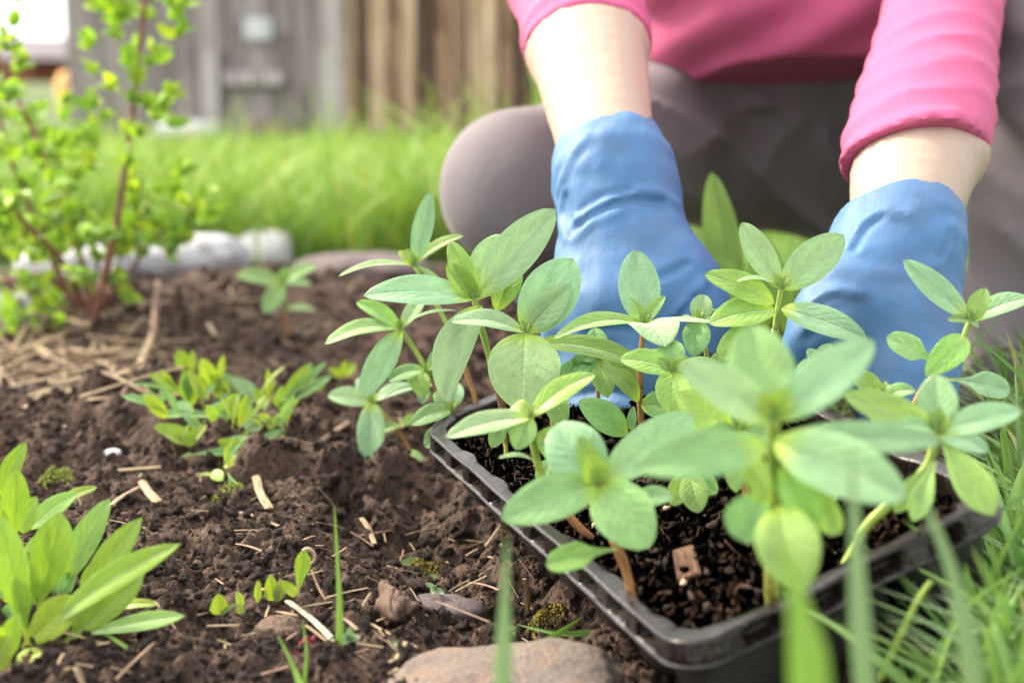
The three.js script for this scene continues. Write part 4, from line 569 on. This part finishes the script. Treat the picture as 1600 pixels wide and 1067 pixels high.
for (const [x0, y0, x1, y1, w, m, l, lift = 0.005] of [
  [450, 940, 522, 1003, 13, bleachM, 'wide bleached spotted straw lying by the tall grass blade', 0.009], [478, 977, 524, 1012, 5, strawM, 'thin straw lying along the bleached straw', 0.006], [380, 948, 465, 962, 6, strawM, 'split straw lying left of the bleached straw', 0.005], [472, 948, 522, 940, 4, strawM, 'pale straw above the bleached straw', 0.008], [560, 985, 578, 974, 8, strawM, 'short flat straw right of the tiny four leaved sprout', 0.005],
  [683, 940, 765, 972, 6, twigM, 'grey brown twig resting across the purple stone', 0.024], [642, 992, 680, 1000, 10, strawM, 'pale straw wedged between the brown and purple stones', 0.006], [618, 1030, 634, 1003, 8, strawM, 'yellow straw standing at the tan stone left end', 0.01], [605, 1035, 640, 1026, 10, strawM, 'broad yellow straw bent against the tan stone', 0.006], [570, 1070, 622, 1045, 9, strawM, 'yellow straw below the tan stone left end', 0.006],
  [820, 905, 824, 955, 9, strawM, 'upright straw stub under the tray left edge', 0.012], [765, 870, 790, 880, 8, strawM, 'pale straw stub under the tray side', 0.006], [735, 910, 780, 922, 5, twigM, 'twig lying beside the purple stone under the tray', 0.006], [247, 440, 240, 515, 10, twigM, 'blurred long twig standing behind the middle weed', 0.03], [240, 515, 218, 568, 10, strawM, 'blurred straw below the long standing twig', 0.012],
  [170, 420, 165, 462, 16, strawM, 'pale straw against the main shrub stem', 0.04], [410, 735, 462, 712, 9, strawM, 'pale straw right of the middle weed', 0.006], [400, 745, 420, 795, 14, strawM, 'flat pale straw in front of the middle weed', 0.006], [155, 738, 250, 730, 8, strawM, 'straw lying left of the middle weed', 0.006], [215, 742, 245, 785, 14, strawM, 'grey flat straw behind the bottom left plant', 0.006], [480, 705, 545, 660, 10, twigM, 'brown twig between the weed and the tray', 0.008], [322, 500, 336, 524, 9, strawM, 'short blurred straw in front of the white stone', 0.01],
  [565, 810, 585, 850, 9, strawM, 'short straw pieces on soil left of the tray', 0.006], [560, 838, 642, 826, 10, twigM, 'brown straw lying left of the tray side', 0.005], [290, 968, 330, 955, 13, twigM, 'brown root piece beside the round seed leaf', 0.006], [322, 978, 372, 977, 5, strawM, 'thin straw below the round seed leaf', 0.004], [180, 1062, 240, 1005, 9, twigM, 'brown straw leaning below the bottom left plant', 0.008], [325, 895, 358, 918, 7, twigM, 'brown twig above the tiny seed leaves', 0.005], [370, 850, 420, 866, 8, twigM, 'buried brown twig above the curled sprout', 0.004], [118, 1042, 135, 1090, 16, strawM, 'pale straw under the bottom left leaves', 0.01], [85, 1075, 105, 1045, 14, strawM, 'tan straw at the bottom left under the leaves', 0.01], [172, 790, 215, 762, 12, strawM, 'tan straw right of the bottom left plant', 0.006], [375, 800, 435, 822, 7, twigM, 'brown twig across the soil beneath the weed', 0.005]]) {
  const a = onSoil(x0, y0, lift), b = onSoil(x1, y1, lift);
  tag(part(m === twigM ? 'twig' : 'straw', strawGeo(a, b, w * depthOf(a) / FPX / 2), m), l, m === twigM ? 'twig' : 'straw');
}
{
  const gs = [[], []];
  const add = (x, z, L, r, k, yy = 0.003) => { const a = rr(0, 3.14), dx = Math.cos(a) * L / 2, dz = Math.sin(a) * L / 2; gs[k].push(strawGeo(V(x - dx, soilY(x - dx, z - dz) + yy + rr(0, 0.006), z - dz), V(x + dx, soilY(x + dx, z + dz) + yy + rr(0, 0.006), z + dz), r)); };
  for (let i = 0; i < 150; i++) { const p = onSoil(rr(-60, 250), rr(500, 625)); add(p.x, p.z, rr(0.03, 0.12), rr(0.0012, 0.0032), rnd() < 0.75 ? 0 : 1, 0.006); }
  for (let i = 0; i < 130; i++) { const p = onSoil(rr(-60, 640), rr(600, 1067)); add(p.x, p.z, rr(0.008, 0.035), rr(0.0004, 0.0012), rnd() < 0.5 ? 0 : 1); }
  for (let i = 0; i < 60; i++) { const p = onSoil(rr(500, 860), rr(820, 1067)); add(p.x, p.z, rr(0.006, 0.03), rr(0.0003, 0.001), rnd() < 0.6 ? 0 : 1); }
  for (let i = 0; i < 50; i++) { const p = onSoil(rr(100, 560), rr(440, 600)); add(p.x, p.z, rr(0.02, 0.06), rr(0.0008, 0.002), rnd() < 0.5 ? 0 : 1); }
  tag(part('straw_litter', mergeGeometries(gs[0]), strawM), 'scattered pale straw bits lying over the bed', 'straw', null, 'stuff');
  tag(part('twig_litter', mergeGeometries(gs[1]), twigM), 'scattered thin brown root and twig bits over the bed', 'twigs', null, 'stuff');
}

// ------------------------------------------------------------------ shrub
{
  const bark = new THREE.MeshStandardMaterial({ map: woodTex([0.12, 0.045, 0.03], [0.3, 0.13, 0.09], 15), roughness: 0.75 });
  const foot = onSoil(150, 492), sh = thing('shrub', 'blurred yellow green shrub with upright reddish brown stems', 'shrub', foot.clone());
  const D = depthOf(foot);
  const fol = (pts, n, spread, dens, lr, from = 0) => {
    const c = new THREE.CatmullRomCurve3(pts), gs = []; n = Math.round(n * (n > 90 ? 0.9 : 0.58));
    for (let i = 0; i < n; i++) {
      const p = c.getPoint(mix(from, 1, (i + rnd()) / n)), o = V(rr(-1, 1), rr(-0.5, 0.8), rr(-1, 1)).multiplyScalar(spread).add(p), out = o.clone().sub(p).normalize().add(V(0, 0.7, 0)).normalize();
      for (let k = 0; k < dens; k++) { const q = out.clone().add(V(rr(-1, 1), rr(-0.7, 0.9), rr(-1, 1)).multiplyScalar(0.9)).normalize(), L = rr(0.6, 1.2) * lr, kk = rr(0.6, 1.15), hu = rr(0.85, 1.15); gs.push(leafGeo(o, o.clone().addScaledVector(q, L), L * 0.44, { f: rr(0, 1), roll: rr(-1, 1), sh: 'o', nu: 2, nv: 4, fold: 0.4, tint: [kk * hu, kk, kk], tintB: [kk, kk, kk] })); }
    }
    return gs;
  };
  const br = (list, r, n, spread, { dens = 7, lr = 0.026, from = 0.15 } = {}) => {
    const pts = list.map(([x, y, dz = 0]) => at(x, y, D + dz)), b = part('branch', tube(pts, (t) => r * (1 - 0.65 * t), { wob: 0.2, seg: 22 }), bark, sh);
    if (n) { const gs = fol(pts, n, spread, dens, lr, from); for (const k of [0, 1]) { const g = gs.filter((_, i) => i % 2 === k); const m = part('foliage', mergeGeometries(g), LM.s[k], sh); m.userData.kind = 'stuff'; } }
  };
  br([[148, 500, -0.04], [165, 425, -0.06], [188, 310, -0.08], [205, 180, -0.08], [222, 40, -0.08], [236, -80, -0.08], [248, -220, -0.08]], 0.0046, 95, 0.05, { from: 0.36 });
  br([[140, 495], [130, 420], [92, 320], [48, 200], [6, 110], [-40, 0]], 0.005, 70, 0.055, { from: 0.1 });
  br([[145, 498], [120, 470], [60, 430], [0, 440], [-60, 420]], 0.005, 36, 0.05, {});
  br([[150, 490], [190, 440], [235, 380], [270, 350], [315, 325]], 0.0028, 40, 0.03, { from: 0.35 });
  br([[130, 480], [90, 400, -0.1], [40, 350, -0.15], [-20, 260, -0.2], [-40, 120, -0.2]], 0.004, 60, 0.06, { from: 0.15 });
  br([[110, 470], [70, 380], [20, 260], [-20, 100], [-30, -60]], 0.004, 60, 0.06, { from: 0.25 });
  br([[145, 480], [150, 400], [120, 340], [100, 290], [86, 250]], 0.003, 30, 0.045, { from: 0.35 });
  br([[160, 480], [180, 420], [215, 350], [240, 300]], 0.0022, 20, 0.036, { from: 0.4 });
  for (const [x, y] of [[175, 480], [80, 490], [100, 475], [30, 530]]) { const p = onSoil(x, y), t = fol([p.clone(), p.clone().add(V(0.005, 0.03, 0))], 5, 0.012, 5, 0.028); part('foliage', mergeGeometries(t), LM.s[1], sh).userData.kind = 'stuff'; }
}

// ------------------------------------------------------------------ the gardener
{
  const A = (x, y, d) => at(x, y, d);
  const man = thing('person', 'person in pink shirt, grey trousers and blue gloves crouching behind the tray', 'person', V(0.3, -0.02, -1.6));
  // joints
  const hipR = A(1090, 190, 1.78), hipL = A(1390, 190, 1.8), chest = A(1235, -200, 1.6), neck = A(1225, -420, 1.52), waist = A(1240, 40, 1.74);
  const shR = A(985, -330, 1.62), shL = A(1490, -330, 1.62), elR = A(896, -45, 1.38), wrR = A(950, 245, 1.13), elL = A(1484, -40, 1.36), wrL = A(1412, 345, 1.04);
  const knR = A(812, 296, 1.42), anR = A(960, 570, 1.72), knL = A(1690, 90, 1.36), anL = A(1590, 600, 1.38);
  const hand = (wr, kn, tips, th, rP) => { const o = []; kn.forEach((k, i) => { o.push(bone(wr.clone().lerp(k, 0.12), k, rP * 1.15, rP)); const [m, t] = tips[i]; o.push(bone(k, m, rP * 0.72, 0.0098), bone(m, t, 0.0098, 0.008)); }); o.push(bone(th[0], th[1], 0.0165, 0.014), bone(th[1], th[2], 0.0135, 0.0115), bone(th[2], th[3], 0.011, 0.0085)); return o; };
  const Rk = [A(905, 490, 1.085), A(962, 480, 1.07), A(1020, 480, 1.07), A(1068, 490, 1.085)];
  const Rt = [[A(868, 590, 1.09), A(880, 655, 1.075)], [A(930, 590, 1.065), A(925, 680, 1.05)], [A(992, 600, 1.05), A(985, 690, 1.03)], [A(1050, 600, 1.06), A(1040, 670, 1.04)]];
  const handR = hand(wrR, Rk, Rt, [A(985, 330, 1.12), A(1070, 440, 1.09), A(1094, 520, 1.08), A(1080, 590, 1.06)], 0.0195);
  const Lk = [A(1330, 490, 1.015), A(1370, 500, 1.0), A(1412, 500, 1.0), A(1444, 505, 1.015)];
  const Lt = [[A(1362, 580, 1.0), A(1372, 640, 0.99)], [A(1390, 590, 0.985), A(1398, 660, 0.97)], [A(1420, 590, 0.985), A(1424, 668, 0.97)], [A(1448, 580, 1.0), A(1446, 650, 0.985)]];
  const handL = hand(wrL, Lk, Lt, [A(1352, 410, 1.03), A(1318, 462, 0.995), A(1288, 512, 0.985), A(1244, 560, 0.99)], 0.0165);
  const armR = [bone(shR, elR, 0.06, 0.05), bone(elR, elR.clone().lerp(wrR, 0.4), 0.05, 0.0505), bone(elR.clone().lerp(wrR, 0.4), wrR, 0.0505, 0.035)];
  const armL = [bone(shL, elL, 0.055, 0.045), bone(elL, elL.clone().lerp(wrL, 0.7), 0.044, 0.051), bone(elL.clone().lerp(wrL, 0.7), wrL, 0.051, 0.036)];
  const trunk = [bone(A(1175, 30, 1.72), A(1150, -190, 1.64), 0.105, 0.115), bone(A(1310, 30, 1.72), A(1320, -190, 1.64), 0.105, 0.115), bone(A(1150, -190, 1.64), shR, 0.115, 0.08), bone(A(1320, -190, 1.64), shL, 0.115, 0.08)];
  const bust = [bone(A(1190, 14, 1.6), A(1300, 20, 1.59), 0.062, 0.064), bone(A(1100, -20, 1.62), A(1190, 14, 1.6), 0.058, 0.062), bone(A(1300, 20, 1.59), A(1400, 0, 1.61), 0.064, 0.06), bone(A(1180, -160, 1.6), A(1310, -160, 1.6), 0.085, 0.085)];
  const head = [bone(chest, neck, 0.06, 0.055), bone(A(1225, -470, 1.47), A(1222, -520, 1.44), 0.078, 0.084), bone(A(1222, -430, 1.4), A(1222, -450, 1.42), 0.05, 0.055), bone(A(1222, -460, 1.335), A(1222, -480, 1.36), 0.011, 0.012), bone(A(1100, -480, 1.46), A(1105, -500, 1.46), 0.012, 0.014), bone(A(1345, -480, 1.46), A(1340, -500, 1.46), 0.012, 0.014)];
  const legR = [bone(hipR, knR, 0.092, 0.056), bone(knR, anR, 0.06, 0.04)], legL = [bone(hipL, knL, 0.1, 0.082), bone(knL, anL, 0.085, 0.05)];
  const feet = [bone(anR, A(870, 640, 1.6), 0.04, 0.03), bone(anL, A(1560, 640, 1.25), 0.045, 0.033)];
  const hips = [bone(hipR, hipL, 0.115, 0.115), bone(waist, hipR.clone().lerp(hipL, 0.5), 0.12, 0.13)];
  const ax = (a, b) => b.clone().sub(a).normalize(), plane = (a, b, c, to) => { const n = b.clone().sub(a).cross(c.clone().sub(a)).normalize(); return n.dot(to) < 0 ? n.negate() : n; };
  const hemR = A(902, 14, 1.225), nR = plane(hemR, A(803, 125, 1.29), A(1000, 110, 1.29), ax(elR, wrR)), hemL = A(1410, 206, 1.06), nL = plane(hemL, A(1290, 280, 1.115), A(1526, 258, 1.125), ax(elL, wrL));
  const off = (p, n, x, y, z) => (x - p.x) * n.x + (y - p.y) * n.y + (z - p.z) * n.z;
  const skinM = new THREE.MeshPhysicalMaterial({ color: lin(0.4, 0.28, 0.215), roughness: 0.55, sheen: 0.2, bumpMap: grit, bumpScale: 0.0002, vertexColors: true });
  // one continuous body
  { const f0 = blend([...trunk, ...head, ...hips, ...legR, ...legL], 0.03), f1 = blend([...armR, ...armL], 0.02), f = (x, y, z) => smin(f0(x, y, z), f1(x, y, z) - 0.006, 0.03), hf = blend([...handR, ...handL], 0.01), sd = (x, y, z) => smin(f(x, y, z) + 0.006 + 0.005 * Math.max(sstep(0, -0.012, off(hemR, nR, x, y, z)) * (x < 0.17 ? 1 : 0), sstep(0, -0.012, off(hemL, nL, x, y, z)) * (x < 0.17 ? 0 : 1)), hf(x, y, z) + 0.0035, 0.012), [lo, hi] = boundsOf([...armR, ...armL, ...trunk, ...head, ...legR, ...legL, ...handR, ...handL], 0.02);
    part('body', nets(sd, lo, hi, 0.0095, (x, y, z) => { const n = 1 + 0.07 * fbm(x * 40, y * 40, z * 40, 3), q = 0.07 * fbm(x * 22, y * 22, z * 22 + 7, 3); return [n, n * (1 - q), n * (1 - 1.2 * q)]; }), skinM, man); }
  const knit = tex(256, 256, (u, v) => 0.5 + 0.3 * Math.sin(u * 402) * Math.sin(v * 402) + 0.3 * tfbm(u, v, 32, 2, 2), { srgb: false, rx: 14, ry: 14 });
  // shirt: sleeves end above the wrists; cloth folds in the field itself
  {
        const sR = blend([armR[0], bone(elR, elR.clone().lerp(wrR, 0.45), 0.051, 0.0505)], 0.03), sL = blend([armL[0], bone(elL, elL.clone().lerp(wrL, 0.85), 0.0445, 0.0508)], 0.03), tr = blend([...trunk, ...bust, bone(A(1165, 60, 1.72), A(1330, 60, 1.72), 0.112, 0.112)], 0.05);
    const hemT = A(1240, 128, 1.64), nT = V(0, -1, 0.25).normalize();
    const sd = (x, y, z) => {
      const tR = (x - hemR.x) * nR.x + (y - hemR.y) * nR.y + (z - hemR.z) * nR.z, tL = (x - hemL.x) * nL.x + (y - hemL.y) * nL.y + (z - hemL.z) * nL.z;
      const w = 0.006 * fbm(x * 9, y * 9, z * 9, 2);
      const fr = 0.0016 * Math.sin((tR + w) * 210 + 2 * fbm(x * 14, y * 14, z * 14, 2)) * sstep(-0.06, -0.015, tR) * sstep(0, -0.012, tR) + 0.004 * fbm(x * 16, y * 16, z * 16, 2);
      const gL = tL + 0.25 * (x - hemL.x) * 0.5 + 0.012 * fbm(x * 12, y * 12, z * 12, 2), fl = 0.005 * (0.75 - 1.5 * Math.pow(Math.abs(Math.sin(gL * 100)), 0.6)) * (0.3 + 0.7 * Math.abs(vn(x * 16, y * 16, z * 16 + 5))) * sstep(-0.26, -0.03, tL) * sstep(0, -0.012, tL) + 0.003 * fbm(x * 20, y * 20, z * 20, 2);
      const a = Math.max(sR(x, y, z) - 0.0035 - Math.max(fr, -0.003), tR), b = Math.max(sL(x, y, z) - 0.0035 + 0.0022 * sstep(-0.025, 0, tL) - Math.max(fl, -0.003), tL);
      const fold = 0.008 * fbm(x * 7 + y * 5, y * 9, z * 6, 3) + 0.004 * Math.sin((y * 1.2 - x * 0.7 + 0.05 * fbm(x * 5, y * 5, z * 5, 2)) * 70) * sstep(0.1, 0.5, vn(x * 6, y * 6, z * 6 + 2) + 0.4);
      const seam = (q) => 0.0012 * Math.exp(-(((q + 0.016) / 0.003) ** 2));
      const t = Math.max(tr(x, y, z) - 0.008 - fold, (x - hemT.x) * nT.x + (y - hemT.y) * nT.y + (z - hemT.z) * nT.z);
      return smin(smin(a + seam(tR), t, 0.012), b + seam(tL), 0.012);
    };
    const [lo, hi] = boundsOf([...armR.slice(0, 2), ...armL, ...trunk, ...bust], 0.03); lo.y = Math.max(lo.y, 0.1);
    part('shirt', nets(sd, lo, hi, 0.0048), new THREE.MeshPhysicalMaterial({ color: lin(0.5, 0.088, 0.2), roughness: 0.85, sheen: 0.35, sheenColor: lin(0.8, 0.4, 0.5), sheenRoughness: 0.5, bumpMap: knit, bumpScale: 0.0004 }), man); }
  // trousers
  { const f = blend([...legR, ...legL, ...hips], 0.035), top = A(1240, 0, 1.72), cr = A(1300, 140, 1.6);
    const sd = (x, y, z) => Math.max(f(x, y, z) - 0.006 - 0.011 * (0.5 - Math.pow(Math.abs(Math.sin(Math.atan2(y - cr.y, x - cr.x) * 4.5 + 1.6 * fbm(x * 8, y * 8, z * 8, 2))), 0.55)) * sstep(0.02, 0.07, Math.hypot(x - cr.x, y - cr.y)) * sstep(0.3, 0.12, Math.hypot(x - cr.x, y - cr.y)) - 0.009 * fbm(x * 9, y * 9, z * 9, 3) - 0.013 * (0.5 - Math.pow(Math.abs(Math.sin((x * 0.9 + y * 1.3 + 0.09 * fbm(x * 5, y * 5, z * 5, 2)) * 26)), 0.6)) * sstep(0.05, 0.5, vn(x * 5 + 3, y * 5, z * 5) + 0.3 * sstep(0.05, 0.2, x)) * sstep(0.02, 0.12, x), y - top.y - 0.02 - Math.max(0, (x - 0.42)) * 3);
    const [lo, hi] = boundsOf([...legR, ...legL, ...hips], 0.03);
    part('trousers', nets(sd, lo, hi, 0.007), new THREE.MeshPhysicalMaterial({ color: lin(0.165, 0.143, 0.152), roughness: 0.9, sheen: 0.8, sheenColor: lin(0.6, 0.55, 0.58), sheenRoughness: 0.5, bumpMap: knit, bumpScale: 0.0005 }), man); }
  for (const [a, i] of [[feet[0], 0], [feet[1], 1]]) { const [lo, hi] = boundsOf([a], 0.03); part('shoe', nets(blend([a, bone(a.a.clone().add(V(0, -0.02, -0.03)), a.b, 0.03, 0.028)], 0.02), lo.sub(V(0, 0.03, 0.05)), hi, 0.007), new THREE.MeshStandardMaterial({ color: lin(0.05, 0.045, 0.04), roughness: 0.7 }), man); }
  { const hb = [bone(A(1225, -500, 1.52), A(1222, -560, 1.46), 0.085, 0.088), bone(A(1225, -440, 1.56), A(1225, -380, 1.6), 0.06, 0.03)], [lo, hi] = boundsOf(hb, 0.02); part('hair', nets((x, y, z) => blend(hb, 0.04)(x, y, z) - 0.004 * vn(x * 90, y * 20, z * 30), lo, hi, 0.007), new THREE.MeshStandardMaterial({ color: lin(0.1, 0.055, 0.03), roughness: 0.6 }), man); }
  // gloves: the hand's own field, swollen a little, with cuffs, creases and pulled folds
  const gloveM = new THREE.MeshPhysicalMaterial({ vertexColors: true, roughness: 0.6, bumpMap: grit, bumpScale: 0.0002 });
  function glove(label, bones, wr, el, [ca, cb, cc], cuffR, ridges, grooves, deep = [], h = 0.0025) {
    const fs = blend(bones, 0.026), u = ax(wr, el), n = plane(ca, cb, cc, u), cuffEnd = cb.clone().lerp(cc, 0.5), cuff = bone(cuffEnd.clone().addScaledVector(u, 0.05), cuffEnd.clone().addScaledVector(u, -0.05), cuffR * 1.05, cuffR * 0.95);
    const core = (x, y, z) => smin(fs(x, y, z) - 0.0035, cuff(x, y, z), 0.03);
    const chain = (list, r) => { const o = []; for (const l of list) { const cv = new THREE.CatmullRomCurve3(l.map(([x, y]) => V(x, y, 0))), q = cv.getPoints(l.length * 4).map((p) => march(core, p.x, p.y)).filter(Boolean); for (let i = 0; i + 1 < q.length; i++) if (q[i].distanceTo(q[i + 1]) < 0.02) { const w = (k) => r * Math.sin(Math.PI * (0.1 + 0.8 * k / (q.length - 1))); o.push(bone(q[i], q[i + 1], w(i), w(i + 1))); } } return o; };
    const ri = chain(ridges, 0.001), gr = chain(grooves, 0.0006), dp = chain(deep, 0.001);
    const sd = (x, y, z) => {
      const t = (x - cuffEnd.x) * n.x + (y - cuffEnd.y) * n.y + (z - cuffEnd.z) * n.z;
      let d = core(x, y, z) - 0.0026 * fbm(x * 34, y * 34, z * 34, 2) - 0.0012 * fbm(x * 90 + y * 30, y * 60, z * 90, 2) - 0.0005 * Math.sin(t * 260 + 5 * fbm(x * 20, y * 20, z * 20, 2)) * sstep(-0.09, -0.05, t) * sstep(-0.01, -0.04, t);
      if (Math.abs(d) < 0.02) { let a = 9, g = 9, e = 9; for (const b of ri) a = Math.min(a, b(x, y, z)); for (const b of gr) g = Math.min(g, b(x, y, z)); for (const b of dp) e = Math.min(e, b(x, y, z)); d += 0.0032 * Math.exp(-((Math.max(0, g) / 0.0024) ** 2)) - 0.0026 * Math.exp(-((Math.max(0, a) / 0.0038) ** 2)) + 0.0085 * Math.exp(-((Math.max(0, e) / 0.0055) ** 2)); }
      return Math.max(d, t - 0.004 * fbm(x * 25, y * 25, z * 25, 2));
    };
    const [lo, hi] = boundsOf([...bones, cuff], 0.02);
    const m = part('glove', nets(sd, lo, hi, h, (x, y, z) => { const n = 1 + 0.1 * fbm(x * 60, y * 60, z * 60, 3), q = sstep(0.08, 0.3, fbm(x * 30 + 3, y * 30, z * 30, 4) + 0.25 * vn(x * 400, y * 400, z * 400)) * 0.17; return [mix(0.05 * n, 0.12, q), mix(0.14 * n, 0.12, q), mix(0.295 * n, 0.14, q)]; }), gloveM, man); m.userData.label = label;
  }
  glove('blue rubber glove on the hand reaching into the tray', handR, wrR, elR, [A(948, 160, 1.125), A(866, 238, 1.17), A(1036, 214, 1.17)], 0.0405, [[[892, 350], [925, 322], [975, 302], [1030, 302], [1062, 318]], [[880, 300], [872, 340], [885, 372]], [[915, 215], [890, 250], [872, 300]], [[900, 372], [930, 345], [970, 330]], [[1052, 500], [1080, 470], [1100, 440]], [[880, 640], [930, 628], [990, 640]]], [[[893, 360], [940, 330], [985, 314], [1040, 316]], [[883, 305], [890, 340], [893, 365]], [[1045, 510], [1070, 485], [1090, 460]], [[875, 620], [940, 612], [1000, 618]], [[905, 330], [940, 308], [985, 296]], [[1000, 440], [1040, 430], [1075, 412]], [[915, 520], [960, 512], [1000, 516]]]);
  glove('blue rubber glove on the hand gripping the tray back edge', handL, wrL, elL, [A(1420, 282, 1.02), A(1318, 356, 1.065), A(1502, 322, 1.07)], 0.039, [[[1345, 350], [1375, 332], [1420, 336]], [[1275, 470], [1305, 455], [1340, 462], [1350, 490]], [[1330, 380], [1350, 350], [1390, 325]], [[1490, 350], [1478, 390], [1465, 410]], [[1262, 510], [1290, 496], [1310, 500]]], [[[1335, 390], [1355, 355], [1380, 338]], [[1272, 480], [1300, 466], [1330, 470]], [[1485, 360], [1480, 385], [1468, 405]], [[1288, 500], [1320, 478], [1338, 492]], [[1262, 530], [1282, 512], [1304, 520]]], [[[1347, 476], [1350, 500], [1344, 530], [1336, 560]]]);
}
renderer.render(scene, camera);
